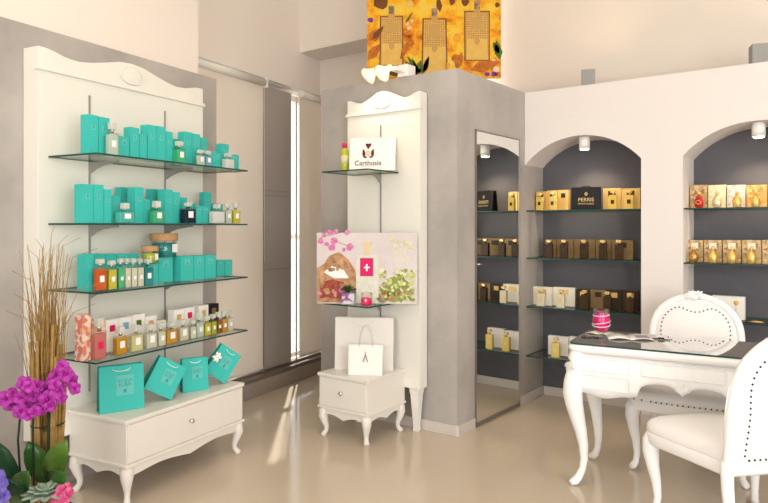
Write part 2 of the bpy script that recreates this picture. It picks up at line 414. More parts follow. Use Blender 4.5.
m = MB(); m.box(2.618, 2.64, .385, .393, .18, 2.58, 0, .001)
struct(m.build('trim_4', 'cream_lacquer', None, LA, A.rz))
m = MB(); m.box(1.25, 3.1, .36, .405, 2.645, 2.66)
struct(m.build('trim_5', 'cream_lacquer', None, LA, A.rz))

# ------------------------------------------------------------ display panels
def ogee(L, n=48):
    key = [(-1, .0), (-.93, .0), (-.86, -.006), (-.74, -.024), (-.6, -.030), (-.47, -.018), (-.3, .006), (-.15, .030), (0, .038), (.15, .030), (.3, .006), (.47, -.018), (.6, -.030), (.74, -.024), (.86, -.006), (.93, .0), (1, .0)]
    out = []
    for i in range(n+1):
        u = -1+2*i/n
        for (a, za), (b, zb) in zip(key, key[1:]):
            if a <= u <= b:
                k = (u-a)/(b-a); k = k*k*(3-2*k) if abs(zb-za) > .001 else k
                k = (u-a)/(b-a)
                out.append((L/2+u*L/2, za+(zb-za)*k)); break
    return out
def display_panel(fr, x0, L, th, label, rails, oval_w, z0=.30):
    t = thing('display_panel', label, 'display panel', fr.w(x0, 0, 0), fr.rz)
    top = ogee(L)
    m = MB(); m.prism([(0, z0), (L, z0)]+[(x, 2.31+z) for x, z in top[::-1]], 0, th, 'y', 0, .003)
    m.build('panel', 'lacquer', t)
    m = MB(); m.box(-.010, L+.010, -.014, .02, 2.19, 2.206, 0, .004).box(-.006, L+.006, -.009, .02, 2.206, 2.214, 0, .002); m.build('moulding', 'lacquer', t)
    m = MB(); c = L/2
    prof = [(0, .014), (.6, .013), (.82, .010), (.9, .007), (.94, .012), (1.0, .010), (1.04, 0)]
    rings = [[(c+oval_w*max(r, .01)*math.cos(a*PI/16), -d, 2.275+.052*max(r, .01)*math.sin(a*PI/16)) for a in range(32)] for r, d in prof]
    m.loft(rings); m.build('oval_medallion', 'lacquer', t)
    m = MB(); m.box(.0, L, -.008, 0.0, z0, z0+.075, 0, .003); m.build('base_rail', 'lacquer', t)
    for xx in (.055, L-.055):
        m = MB(); n = 4
        rr = []
        for z, r in ((z0, .036), (z0-.03, .036), (z0-.05, .031), (.03, .017), (.012, .02), (0, .019)):
            rr.append([(xx+sx*r, th/2+sy*r, max(z, .0005)) for sx, sy in ((-1, -1), (1, -1), (1, 1), (-1, 1))])
        m.loft(rr, smooth=False); m.build('leg', 'lacquer', t)
    for x in rails:
        m = MB(); m.box(x-x0-.0038, x-x0+.0038, -.008, -.0005, .50, 2.11, 0)
        m.build('shelf_rail', 'bracket', t)
    return t
display_panel(A, -.163, 1.173, .118, 'tall white wavy-topped display panel with oval medallion against the grey wall', (.134, .674), .085)
display_panel(B, -.860, .632, .088, 'narrower white wavy-topped display panel under the twin spotlights on the grey box', (-.554,), .075)

def glass_shelf(fr, x0, x1, z, depth, label, brackets=(), back=0, group=None, blen=.22):
    t = thing('glass_shelf', label, 'shelf', fr.w(x0, back, z), fr.rz, group)
    m = MB(); m.box(0, x1-x0, -depth, 0, -.009, 0, 0, 0, 1)
    m.build('pane', ['glass_face', 'glass_edge'], t)
    for x in brackets:
        m = MB(); h = .055
        m.prism([(-.0005-back, -.0095), (-blen, -.0095), (-blen, -.020), (-blen*.75, -.024), (-blen*.45, -.033), (-blen*.2, -.05), (-blen*.05, -.068), (-.0005-back, -.072)], x-x0-.0035, x-x0+.0035, 'x', 0, .001)
        m.build('bracket', 'bracket', t)
    return t
ZA = [1.757, 1.414, 1.077, .737]
nmA = ['top glass shelf of the tall turquoise display', 'second glass shelf of the tall display, at eye level', 'third glass shelf of the tall display, holding a row of narrow bottles', 'lowest glass shelf of the tall display, above the turquoise bags']
for z, nm in zip(ZA, nmA): glass_shelf(A, -.115, 1.02, z, .355, nm, (.134, .674), back=-.012)
ZB = [1.771, .878]
glass_shelf(B, -.791, -.395, ZB[0], .343, 'glass shelf holding the crested white bag', (-.554,), back=-.012, blen=.1)
glass_shelf(B, -.791, -.395, ZB[1], .343, 'glass shelf under the orchid print and candles', (-.554,), back=-.012, blen=.1)
ZR = [1.523, 1.149, .766, .378]
for i, (a, b) in enumerate(NICHES[:2]):
    for z, nm in zip(ZR, ('top', 'second', 'third', 'lowest')):
        glass_shelf(R, a+.002, b-.002, z, .345, '%s glass shelf in the %s arched niche' % (nm, 'left' if i == 0 else 'right'), back=NW-.002)

# ------------------------------------------------------------ cabinets on cabriole legs
def cab_leg(m, x, y, dx, dy, H=.15, s=1.0, mi=0):
    """small cabriole foot; (dx,dy) outward diagonal"""
    key = [(.0, 1.0, .030), (.012, .86, .034), (.016, .70, .032), (.006, .50, .024), (-.006, .32, .017), (-.004, .18, .015), (.012, .07, .018), (.020, .02, .018)]
    P = [(x+dx*r*s, y+dy*r*s, z*H) for r, z, _ in key]; m.tube(P, [q*s for _, _, q in key], 12, mi)
def cabinet(fr, x0, L, dp, H, label, knob_x, zmould=.205):
    t = thing('drawer_cabinet', label, 'cabinet', fr.w(x0, 0, 0), fr.rz)
    m = MB(); m.box(.012, L-.012, -dp+.012, -.003, zmould, H-.022, 0, .002); m.build('body', 'cream_lacquer', t)
    m = MB(); m.box(0, L, -dp, -.0025, H-.022, H, 0, .005); m.build('cabinet_top', 'cream_lacquer', t)
    m = MB(); m.box(.016, L-.016, -dp+.004, -dp+.014, zmould+.012, H-.026, 0, .0015)
    d = m.build('drawer', 'cream_lacquer', t)
    m = MB(); r = [(0.006, 0), (.006, .008), (.013, .014), (.014, .02), (.010, .025), (0, .026)]
    m.lathe(r, n=14); m.xform(Matrix.Translation((knob_x, -dp+.004, (H+zmould)/2+.0)) @ Matrix.Rotation(PI/2, 4, 'X')); m.build('knob', 'chrome', d)
    m = MB(); m.box(0, L, -dp, -.0025, zmould-.012, zmould+.004, 0, .005); m.build('moulding', 'cream_lacquer', t)
    za = .145
    def apron(Lx, n=20):
        pts = []
        for i in range(n+1):
            u = i/n; c = abs(2*u-1)
            z = za+.0 if c > .86 else za+.014*math.sin((.86-c)/.86*PI)-.012*max(0, 1-c/.5)
            pts.append((u*Lx, z))
        return pts
    m = MB(); m.prism([(.012+x, z) for x, z in apron(L-.024)]+[(L-.012, zmould-.012), (.012, zmould-.012)], -dp+.012, -dp+.03, 'y', 0, .002)
    for xx in (.012, L-.030):
        m.prism([(-dp+.03+x, z+.004) for x, z in apron(dp-.05)]+[(-.02, zmould-.012), (-dp+.03, zmould-.012)], xx, xx+.018, 'x', 0, .002)
    m.build('apron', 'cream_lacquer', t)
    for sx in (0, 1):
        for sy in (0, 1):
            m = MB(); q = .7071
            cab_leg(m, .04 if sx == 0 else L-.04, -dp+.04 if sy == 0 else -.04, q*(-1 if sx == 0 else 1), q*(-1 if sy == 0 else 1), .195)
            m.build('leg', 'cream_lacquer', t)
    return t
cabinet(A, 0, .900, .442, .434, 'long low white drawer cabinet carrying the four turquoise bags', .44)
cabinet(B, -.762, .424, .4355, .425, 'small white bedside-style drawer cabinet carrying two white paper bags', .212)

# ------------------------------------------------------------ goods
def carton(fr, sz, px0, px1, ytop, y, dp, label, mt='turq', group=None, emblem=True, z_abs=None, cat='box', stack=None, name='perfume_box'):
    """gift carton whose front stands at depth y on a shelf of height sz"""
    x0 = fr.along(px0, y); x1 = fr.along(px1, y)-.0012; h = z_abs if z_abs else fr.height((px0+px1)/2, ytop, y)-sz
    t = thing(name, label, cat, fr.w((x0+x1)/2, y, sz+.0006), fr.rz, group); W = (x1-x0)/2
    MB().box(-W, W, 0, dp, 0, h, 0, .0012).build('carton', mt, t)
    if emblem:
        em = {'turq': 'emblem'}.get(mt, 'paper_cream') if emblem is True else emblem
        MB().box(-W*.42, W*.42, -.0008, .0003, h*.62, min(h*.62+W*.84, h*.88)).build('emblem', em, t)
        if mt == 'turq':
            MB().box(-W*.22, W*.22, -.0014, -.0007, h*.655, h*.66+.004).box(-W*.1, W*.1, -.0014, -.0007, h*.67+.004, h*.69+.01).build('print', 'ink', t)
    MB().box(-W-.0004, W+.0004, -.0004, dp+.0004, h*.90, h*.903).build('lid_seam', mt, t) if h > .1 else None
    return t
def bottle(fr, sz, px0, px1, ytop, y, liq, label, cap='cap_clear', dp=None, shape='rect', lab=True, shell=True, group=None, name='perfume_bottle', capc=None, body_h=.68, h=None):
    x0 = fr.along(px0, y); x1 = fr.along(px1, y); c = (x0+x1)/2; W = (x1-x0)/2*.96
    if h is None: h = fr.height((px0+px1)/2, ytop, y)-sz
    t = thing(name, label, 'bottle', fr.w(c, y, sz+.0006), fr.rz, group); d = dp or min(W*.7, .022)
    hb = h*body_h
    if shape == 'rect':
        b = MB().box(-W, W, -d, d, 0, hb, 0, min(W*.25, .005)).build('body', 'glass_clear' if shell else liq, t)
        if shell: MB().box(-W*.92, W*.92, -d*.88, d*.88, .003, hb*.92, 0, min(W*.2, .003)).build('liquid', liq, b)
        rn = min(W*.38, .011)
        MB().lathe([(rn*.8, hb), (rn*.8, hb+h*.06), (rn, hb+h*.07), (rn, hb+h*.11)], n=12).build('collar', 'chrome', t)
        rc = min(W*.62, .017)
        MB().box(-rc, rc, -min(rc, d), min(rc, d), hb+h*.11, h, 0, .003).build('cap', cap, t)
        if lab: MB().box(-W*.42, W*.42, -d-.0012, -d-.0002, hb*.38, hb*.38+min(W*1.0, hb*.42)).build('label_plate', capc or 'label_white', t)
    else:
        rr = W
        MB().lathe([(rr*.62, 0), (rr*.9, hb*.12), (rr, hb*.4), (rr*.93, hb*.65), (rr*.6, hb*.88), (rr*.3, hb), (rr*.3, hb+h*.06)], n=16, sy=.8).build('body', liq, t)
        MB().lathe([(rr*.42, hb+h*.05), (rr*.42, hb+h*.10), (rr*.25, hb+h*.13), (rr*.46, h*.92), (rr*.2, h), (0, h)], n=12).build('cap', cap, t)
        MB().tube([(rr*.55*math.cos(a), -rr*.74, hb*.45+rr*.4*math.sin(a)) for a in [i*PI/6 for i in range(12)]], .0015, 6, closed=True).build('ornament', 'gold', t)
    return t

Y = -.215; YB = -.30; G1 = 'turquoise cartons on the tall display'
s1 = ZA[0]
for a in [
 (88, 98.6, 115, -.28, .055, 'tall turquoise carton at the left end of the top shelf'),
 (99, 110, 117.5, -.28, .055, 'tall turquoise carton second from the left on the top shelf, touching the end one'),
 (119, 129.5, 136.5, -.28, .05, 'short turquoise carton right of the clear bottle on the top shelf'),
 (130.2, 139.6, 127.7, -.28, .05, 'medium turquoise carton standing between two shorter ones on the top shelf'),
 (140, 147.2, 134, -.28, .05, 'slim short turquoise carton on the top shelf, left of the wide tall pair'),
 (148, 157, 125.3, -.28, .06, 'left one of the tall pair of turquoise cartons in the middle of the top shelf'),
 (157.2, 166, 126.6, -.28, .06, 'right one of the tall pair of turquoise cartons in the middle of the top shelf'),
 (166.3, 173, 131.8, -.28, .05, 'slim turquoise carton right of the tall middle pair on the top shelf'),
 (174, 183, 139.5, -.18, .04, 'short turquoise carton behind the green bottle on the top shelf'),
 (184.6, 192.2, 132, -.25, .055, 'turquoise carton just right of the green bottle, left one of its pair, top shelf'),
 (192.5, 200.4, 134, -.25, .055, 'turquoise carton of the pair right of the green bottle, the right one, top shelf'),
 (200.8, 207.5, 138, -.20, .04, 'turquoise carton behind the small pale bottles on the top shelf'),
 (208.6, 214.8, 152, -.25, .035, 'small low turquoise carton right of the blue bottle, top shelf'),
 (214.8, 221.5, 153, -.25, .04, 'small low turquoise carton below the last tall one, top shelf'),
 (221.8, 229, 144, -.20, .05, 'last tall turquoise carton behind the white bottle on the top shelf'),
 (230.5, 239, 154.5, -.20, .04, 'small turquoise carton at the right end of the top shelf')]:
    carton(A, s1, a[0], a[1], a[2], a[3], a[4], a[5], group=G1)
bottle(A, s1, 106.5, 117.5, 123, -.318, 'liq_clear', 'tall clear perfume bottle in front of the left cartons, top shelf', dp=.014)
bottle(A, s1, 174.5, 183.5, 141.5, -.30, 'liq_green', 'green perfume bottle on the top shelf')
bottle(A, s1, 197, 204, 150, -.315, 'liq_clear', 'small clear perfume bottle left of the pale blue one, top shelf', dp=.012)
bottle(A, s1, 204.5, 211, 151, -.315, 'liq_blue', 'small pale blue perfume bottle on the top shelf', dp=.012)
bottle(A, s1, 223.5, 232.5, 153.5, -.28, 'liq_white', 'white perfume bottle near the right end of the top shelf', lab=False)
s2 = ZA[1]
for a in [
 (82.3, 93.3, 184.3, -.28, .06, 'tall turquoise carton at the left end of the eye-level shelf'),
 (93.6, 103.8, 184.8, -.28, .06, 'tall turquoise carton next to the end one on the eye-level shelf'),
 (104.2, 111.8, 189.4, -.28, .05, 'slightly lower turquoise carton third from left on the eye-level shelf'),
 (112.2, 119.5, 196, -.24, .04, 'short turquoise carton left behind the wide turquoise bottle, eye-level shelf'),
 (121, 127.6, 187.4, -.11, .05, 'narrow turquoise carton at the back above the wide turquoise bottle, eye-level shelf'),
 (127, 131.0, 202, -.20, .05, 'low turquoise carton behind the wide turquoise bottle, eye-level shelf'),
 (135.2, 144, 187.4, -.26, .06, 'tall turquoise carton right of the wide turquoise bottle, eye-level shelf'),
 (144.4, 150.6, 199.6, -.26, .04, 'short turquoise carton left of the green bottle, eye-level shelf'),
 (152, 158.5, 189.2, -.15, .05, 'turquoise carton at the back behind the green bottle, eye-level shelf'),
 (165.2, 173, 189.6, -.27, .06, 'tall turquoise carton right of the green bottle, eye-level shelf'),
 (173.3, 180.2, 192.2, -.27, .06, 'turquoise carton left of the navy bottle, eye-level shelf'),
 (180.6, 187.2, 197.6, -.20, .04, 'turquoise carton behind the navy bottle, left side, eye-level shelf'),
 (188.5, 195.6, 203.5, -.20, .04, 'low turquoise carton behind the navy bottle, right side, eye-level shelf'),
 (196, 202.8, 206, -.27, .05, 'low turquoise carton right of the navy bottle, eye-level shelf'),
 (203, 209.8, 206.2, -.27, .05, 'low turquoise carton left of the white bottle, eye-level shelf'),
 (204, 211.5, 192.3, -.13, .04, 'tall turquoise carton at the back above the low ones, eye-level shelf'),
 (213.8, 223, 204, -.13, .04, 'low turquoise carton behind the white bottle, eye-level shelf')]:
    carton(A, s2, a[0], a[1], a[2], a[3], a[4], a[5], group=G1)
bottle(A, s2, 117, 132.5, 203.3, -.315, 'liq_turq', 'wide turquoise perfume bottle on the eye-level shelf', body_h=.6)
bottle(A, s2, 151, 162, 201, -.315, 'liq_green', 'green perfume bottle on the eye-level shelf', body_h=.6)
bottle(A, s2, 182, 194, 203, -.315, 'liq_navy', 'dark navy perfume bottle on the eye-level shelf', body_h=.74)
bottle(A, s2, 210.5, 223, 204.5, -.30, 'liq_white', 'white perfume bottle on the eye-level shelf', lab=False)
bottle(A, s2, 224.3, 231, 203, -.30, 'liq_clear', 'pale green perfume bottle right of the white one, eye-level shelf', dp=.014)
bottle(A, s2, 232, 239, 203, -.30, 'liq_yellow', 'yellow perfume bottle at the right end of the eye-level shelf', dp=.014)
s3 = ZA[2]
for a in [
 (86.8, 94.2, 254, -.275, .07, 'turquoise carton at the left end of the third shelf, beside the orange bottle'),
 (95, 106, 254, -.20, .06, 'turquoise carton behind the orange-red bottle'),
 (106.3, 117, 254, -.20, .06, 'turquoise carton behind the yellow bottle, third shelf'),
 (117.3, 128, 254, -.20, .06, 'turquoise carton behind the first pale bottles, third shelf'),
 (128.3, 139, 254, -.20, .06, 'turquoise carton behind the last pale bottles, third shelf'),
 (147, 158.6, 263.5, -.255, .07, 'turquoise carton carrying the small wooden-lidded green jar'),
 (159, 173, 257.5, -.235, .09, 'turquoise carton carrying the larger wooden-lidded teal jar'),
 (181.2, 193.6, 256, -.27, .07, 'square turquoise carton, left of the row of three on the third shelf'),
 (194, 204.8, 255.6, -.27, .07, 'square turquoise carton, middle of the row of three on the third shelf'),
 (205.2, 216, 255.2, -.27, .07, 'square turquoise carton, right of the row of three on the third shelf'),
 (217, 224.3, 260, -.20, .05, 'small turquoise carton second from the right end of the third shelf'),
 (224.6, 232.5, 260, -.20, .05, 'small turquoise carton at the right end of the third shelf')]:
    carton(A, s3, a[0], a[1], a[2], a[3], a[4], a[5], group=G1)
for a in [(94.5, 105.5, 259, 'liq_orange', 'orange-red perfume bottle on the third shelf'), (107, 115.5, 260.5, 'liq_yellow', 'yellow perfume bottle right of the orange-red one'),
          (117, 123.3, 258.5, 'liq_green', 'slim pale green bottle, first after the yellow one'), (123.8, 129.6, 258.5, 'liq_pale', 'slim milky bottle, second after the yellow one'),
          (130, 136, 258.5, 'liq_pale', 'slim pale bottle, third after the yellow one'), (136.4, 142.6, 258.5, 'liq_pale', 'slim pale bottle left of the dark teal bottle')]:
    bottle(A, s3, a[0], a[1], a[2], -.315, a[3], a[4], dp=.015, body_h=.74)
bottle(A, s3, 143.2, 152, 259, -.312, 'liq_teal', 'dark teal perfume bottle in front of the small jar carton', dp=.014, body_h=.74)
def jar(px0, px1, ytop, ybot, y, liq, label):
    x0 = A.along(px0, y); x1 = A.along(px1, y); W = (x1-x0)/2
    z0 = ybot; h = A.height((px0+px1)/2, ytop, y)-z0
    t = thing('candle_jar', label, 'jar', A.w((x0+x1)/2, y, z0+.001), A.rz+.2)
    b = MB().lathe([(W*.9, 0), (W*.93, .004), (W*.93, h*.66), (W*.9, h*.68)], n=24).build('jar_glass', 'glass_clear', t)
    MB().lathe([(W*.84, .003), (W*.84, h*.6)], n=24).build('wax', liq, b)
    MB().lathe([(W*.97, h*.68), (W, h*.7), (W, h*.98), (W*.97, h)], n=24).build('lid', 'wood', t)
    MB().box(-W*.28, W*.28, -W*.97, -W*.90, h*.2, h*.55).build('label_plate', 'label_white', t)
zc1 = A.height(153, 263.5, -.255)+.0008; zc2 = A.height(166, 257.5, -.235)+.0008
jar(143.0, 156.3, 246, zc1, -.238, 'liq_lime', 'small green jar with wooden lid standing on a turquoise carton')
jar(153.5, 174, 233.5, zc2, -.180, 'liq_teal', 'larger teal jar with wooden lid standing on a turquoise carton')
s4 = ZA[3]
carton(A, s4, 82.3, 91.2, 314.8, -.285, .055, 'tall pink floral carton at the left end of the lowest shelf', 'floral', emblem=False)
carton(A, s4, 92, 105.5, 320, -.235, .05, 'pink floral carton behind the pink floral bottle, lowest shelf', 'floral', emblem=False)
for a in [(106, 119, 319.5, 'paper_white', 'red', 'white carton with a red square behind the amber bottle'), (119.3, 132.5, 317.2, 'paper_white', 'blue', 'white carton with a blue mark behind the pale yellow bottle'),
          (133, 145, 314.2, 'paper_white', 'green', 'white carton with a green mark, tallest of the left white cartons'), (145.4, 156.8, 316, 'paper_white', 'tan', 'white carton behind the clear bottle with white label'),
          (157.2, 166.5, 320.5, 'paper_cream', 'tan', 'low cream carton in the middle of the lowest shelf'), (174, 184.3, 309.5, 'paper_white', 'tan', 'white carton, left of the three tall ones right of centre'),
          (184.7, 195, 307.6, 'paper_white', 'red', 'white carton, middle of the three tall ones right of centre'), (199, 208.6, 305.3, 'paper_white', 'tan', 'white carton left of the black one'),
          (209, 219, 304, 'black', None, 'black carton on the lowest shelf'), (219.4, 229.5, 314, 'paper_cream', None, 'cream carton at the right end of the lowest shelf')]:
    cm = {'red': 'candle_red', 'blue': 'liq_blue', 'green': 'leaf_light', 'tan': 'gold_paper', None: 'bronze_paper'}[a[4]] if a[4] != 'x' else False
    carton(A, s4, a[0], a[1], a[2], -.20, .05, a[5], a[3], emblem=cm, group='pale cartons on the lowest shelf')
for a in [(92.5, 105, 318, 'liq_pink', -.31, 'pink floral perfume bottle with crimson label'), (114.5, 126, 327, 'liq_amber', -.31, 'square amber perfume bottle near the left end of the lowest shelf'),
          (130, 142, 325, 'liq_paleyellow', -.31, 'pale yellow perfume bottle right of the amber one'), (145, 156, 324.5, 'liq_pale', -.31, 'clear perfume bottle with a white label, left centre of the lowest shelf'),
          (157, 164.5, 323, 'liq_pale', -.31, 'clear perfume bottle touching the middle amber one'), (165, 176.5, 322, 'liq_amber', -.31, 'amber perfume bottle in the middle of the lowest shelf'),
          (178, 187.5, 319.5, 'liq_cream', -.30, 'clear perfume bottle with orange cap behind, right of the middle amber one'), (189.5, 195, 319.5, 'liq_pale', -.30, 'slim pale perfume bottle before the yellow ones'),
          (195.5, 202.5, 314, 'liq_clear', -.30, 'slim clear perfume bottle left of the bright yellow one'), (203.5, 209.5, 316, 'liq_yellow', -.30, 'bright yellow perfume bottle on the lowest shelf'),
          (210, 215.3, 314, 'liq_lime', -.30, 'slim lime perfume bottle on the lowest shelf'), (215.8, 220.4, 312, 'liq_brown', -.30, 'dark brown perfume bottle below the black carton'),
          (220.8, 226, 311.5, 'liq_amber', -.30, 'amber perfume bottle second from the right end of the lowest shelf'), (226.8, 232, 311, 'liq_pale', -.30, 'pale perfume bottle at the right end of the lowest shelf')]:
    bottle(A, s4, a[0], a[1], a[2], a[4], a[3], a[5], dp=.016, capc='candle_red' if 'crimson' in a[5] else None)

# ------------------------------------------------------------ paper bags
def bag(W, H, Dp, matn, parent, handle='cord', hh=.07, side_mat=None, hmat='label_white'):
    """open paper carrier bag, front at y=-Dp/2, foot at z=0"""
    m = MB(); th = .0012; tp = .35
    x, y = W/2, Dp/2; yt = y*tp+.004
    for s in (-1, 1):
        ys, yts = s*y, s*yt
        pf = [(-x, ys, 0), (x, ys, 0), (x, yts, H), (-x, yts, H)]
        m.loft([[Vector(p) for p in pf], [Vector(p)+Vector((0, -s*th, 0)) for p in pf]], smooth=False)
    for s in (-1, 1):   # gusset folded inward
        o = [(s*x, -y, 0), (s*x, y, 0), (s*x, yt, H), (s*(x-min(.03, Dp*.4)*.75), 0, H), (s*x, -yt, H)]
        t = bmesh.new(); V = [t.verts.new(p) for p in o]; mid = t.verts.new((s*x, 0, H*.25))
        t.faces.new((V[0], V[1], mid)); t.faces.new((V[1], V[2], V[3], mid)); t.faces.new((V[0], mid, V[3], V[4]))
        r = bmesh.ops.solidify(t, geom=t.faces[:], thickness=th)
        m._merge(t)
    m.box(-x, x, -y, y, 0, th*1.5)
    o = m.build('bag_body', matn, parent)
    for s in (-1, 1):
        m = MB(); a = W*.2
        if handle == 'cord':
            pts = [(-a, s*yt-.002*0-(.003 if s < 0 else -.003), H*.93)]+[(-a*math.cos(k*PI/8), s*(yt+.004)+(-.01 if s < 0 else .004)*math.sin(k*PI/8), H*.93+(hh)*math.sin(k*PI/8)) for k in range(1, 8)]+[(a, s*yt-(.003 if s < 0 else -.003), H*.93)]
            m.tube(pts, .0018 if W < .3 else .002, 6)
        else:
            pts = [(-a, -(yt+.004)*(-s), H*.90)]+[(-a+2*a*k/6, s*(yt+.006), H*.90-hh*math.sin(k*PI/6)) for k in range(1, 6)]+[(a, s*(yt+.004), H*.90)]
            m.tube(pts, .0022, 6)
        m.build('handle', hmat, parent)
    return o
def turq_bag(W, H, Dp, loc, rot, label, hh=-.012, lean=0, zroll=0):
    t = thing('paper_bag', label, 'bag', loc, 0, 'turquoise carrier bags on the cabinet'); t.rotation_euler = rot
    bag(W, H, Dp, 'turq', t, 'cord', hh, hmat='label_white')
    k = math.atan2(Dp/2*.65-.004, H)
    def yat(z): return -(Dp/2+(Dp/2*.35+.004-Dp/2)*z/H)
    m = MB(); s = W*.20; zc = H*.56
    m.box(-s, s, -.0011, 0, -s*1.15, s*1.15); m.xform(Matrix.Translation((W*.07, yat(zc)-.0008, zc)) @ Matrix.Rotation(-k, 4, 'X')); m.build('label_plate', 'emblem', t)
    for body, sz, dz in (('ACQUA', .019, .55), ("ELBA", .026, .08)):
        z = zc+dz*s; text(body, sz*W/.2, 'ink', t, (W*.07, yat(z)-.0026, z), (PI/2-k, 0, 0))
    m = MB(); z = zc-s*.6; m.ball((W*.07, yat(z)-.003, z), .008, 0, (.9, .15, 1.1)); m.box(W*.07-.011, W*.07+.011, yat(z)-.004, yat(z)-.002, z-.012, z-.0095); m.build('print', 'ink', t)
    return t
CT = .4345
def local(fr, px, y): return fr.w(fr.along(px, y), y, CT)
def tb(x, y, z=0): p = A.w(x, y); return (p[0], p[1], CT+z)
turq_bag(.222, .235, .085, tb(.135, -.245), (0, 0, A.rz-.50), 'upright turquoise carrier bag nearest the orchids, left of the four')
a = math.radians(30); turq_bag(.168, .188, .09, tb(.345, -.275, .084*math.sin(a)+.001), (0, a, A.rz-.50), 'tilted turquoise carrier bag, second from the left, standing on one corner')
turq_bag(.152, .190, .07, tb(.615, -.300), (0, 0, A.rz-.50), 'upright turquoise carrier bag, third from the left, behind the knob')
a = math.radians(37); b4 = turq_bag(.155, .19, .07, tb(.775, -.300, .0775*math.sin(a)+.001), (0, a, A.rz-.5), 'tilted turquoise carrier bag at the right end of the cabinet, with white ribbon')
m = MB()
for k in range(6):
    an = k*PI/3+.3; m.petal((-.066, -.034, .105), (math.cos(an), -.15, math.sin(an)*1.5), .018, .034, (0, -1, 0), .3, 0, .001)
m.ball((-.066, -.038, .105), .006); m.build('ribbon_bow', 'label_white', b4)

# white bags on the small cabinet
CB = .4255
t = thing('paper_bag', 'large plain white carrier bag standing behind the small one', 'bag', B.w(-.570, -.165, CB), B.rz+.52)
bag(.400, .350, .10, 'paper_bagwhite', t, 'cord', -.03, hmat='label_white')
t = thing('paper_bag', 'small white carrier bag with white cord handle and silver emblem', 'bag', B.w(-.462, -.290, CB), B.rz+.52)
bag(.225, .195, .07, 'paper_white', t, 'cord', .14, hmat='cord_grey')
m = MB(); m.prism([(-.018, .085), (-.013, .085), (.0, .125), (.013, .085), (.018, .085), (.002, .14), (-.002, .14)], -.034, -.0335+.003, 'y').ball((0, -.033, .15), .004, 0, (1, .3, 1)); m.xform(Matrix.Translation((0, 0, 0))); m.build('emblem', 'steel', t)
# crested bag and oil bottle on the upper small shelf
t = thing('paper_bag', 'white bag with dark red crest on the upper small shelf', 'bag', B.w(-.492, -.165, ZB[0]+.0006), B.rz+.40)
W, H = .315, .225
bag(W, H, .10, 'paper_white', t, 'cord', .015, hmat='label_white')
def yb(z): return -(.05+(.05*.35+.004-.05)*z/H)-.003
kk = math.atan2(.05-.0215, H)
text('Carthusia', .048, 'dark_brown', t, (-.03, yb(.05)-.0005, .05), (PI/2-kk, 0, 0))
MB().box(-.08, .02, yb(.03)-.001, yb(.03), .028, .030).build('underline', 'gold_ink', t)
M['crest'] = mat('crest', (.16, .02, .025), .5)
m = MB()
zc = .115
for dx, dz, r, sc in ((0, .055, .014, (1.2, .15, .9)), (-.012, .062, .008, (1, .2, 1)), (.012, .062, .008, (1, .2, 1)), (-.03, .0, .013, (.8, .15, 1.8)), (.03, .0, .013, (.8, .15, 1.8)), (-.034, .02, .008, (.8, .2, 1.2)), (.034, .02, .008, (.8, .2, 1.2)), (-.02, -.024, .01, (1.2, .15, .6)), (.02, -.024, .01, (1.2, .15, .6)), (0, .04, .008, (1, .2, 1))):
    z = zc+dz; m.ball((-.03+dx, yb(z), z), r, 0, sc)
m.ball((-.03, yb(zc)-.001, zc), .014, 1, (.9, .2, 1.4)); m.ball((-.03, yb(zc)-.003, zc), .006, 2, (1, .3, 1.4))
m.build('crest', ['crest', 'gold_ink', 'paper_white'], t)
t = thing('oil_bottle', 'yellow-green cylindrical bottle with red cap beside the crested bag', 'bottle', B.w(-.682, -.245, ZB[0]+.0006), B.rz)
MB().lathe([(.026, 0), (.028, .004), (.028, .14), (.022, .155), (.012, .160), (.012, .168)], n=20).build('body', 'liq_lime', t)
MB().lathe([(.017, .165), (.017, .192), (.014, .195), (0, .195)], n=16).build('cap', 'candle_red', t)
MB().lathe([(.0286, .05), (.0286, .11)], n=20).build('label_band', 'liq_paleyellow', t)

# ------------------------------------------------------------ small print on the lower shelf
def flat(m, pts, y, mi): m.prism(pts, y, y+.0012, 'y', mi)
def ell(cx, cz, rx, rz, n=16, a0=0): return [(cx+rx*math.cos(a0+2*PI*i/n), cz+rz*math.sin(a0+2*PI*i/n)) for i in range(n)]
def blob(cx, cz, r, n=11, k=.35, st=1): 
    return [(cx+r*(1+k*(random.random()-.5))*math.cos(2*PI*i/n)*st, cz+r*(1+k*(random.random()-.5))*math.sin(2*PI*i/n)) for i in range(n)]
PW, PH = .675, .475
t = thing('framed_print', 'small unframed print of a rose perfume bottle among orchids and hydrangeas', 'print', (-.452, 4.362, ZB[1]+.002), 0)
t.rotation_euler = (-.03, 0, -.03)
MB().box(0, PW, 0, .006, 0, PH).build('board', mat('print_ground', (.70, .64, .63), .5, noise=(.60, .53, .52), nscale=3), t)
prm = [mat('pr_pink', (.55, .04, .28), .5, noise=(.75, .35, .55), nscale=60), mat('pr_rock', (.28, .12, .05), .5, noise=(.66, .40, .22), nscale=22), mat('pr_glass', (.60, .60, .50), .4, noise=(.72, .72, .62), nscale=25), mat('pr_label', (.62, .01, .13), .4), mat('pr_gold', (.7, .55, .3), .4), mat('pr_green', (.42, .50, .10), .5, noise=(.68, .70, .35), nscale=50), mat('pr_white', (.88, .86, .84), .5), mat('pr_dark', (.12, .05, .03), .5, noise=(.5, .08, .05), nscale=50), mat('pr_cream', (.66, .62, .36), .5, noise=(.78, .74, .60), nscale=40), mat('pr_leaf', (.16, .22, .04), .5, noise=(.4, .45, .1), nscale=40)]
m = MB(); y = -.0013
def Q(px, py): return ((px-318)*PW/99.5, (305-py)*PH/70)
def put(poly, mi, lay=0): flat(m, poly, y-.0013*lay, mi)
put([Q(*p) for p in ((318.2, 304), (318.2, 270), (325, 266), (330, 258), (340, 254), (349, 261), (356, 272), (360, 285), (360, 304))], 1)
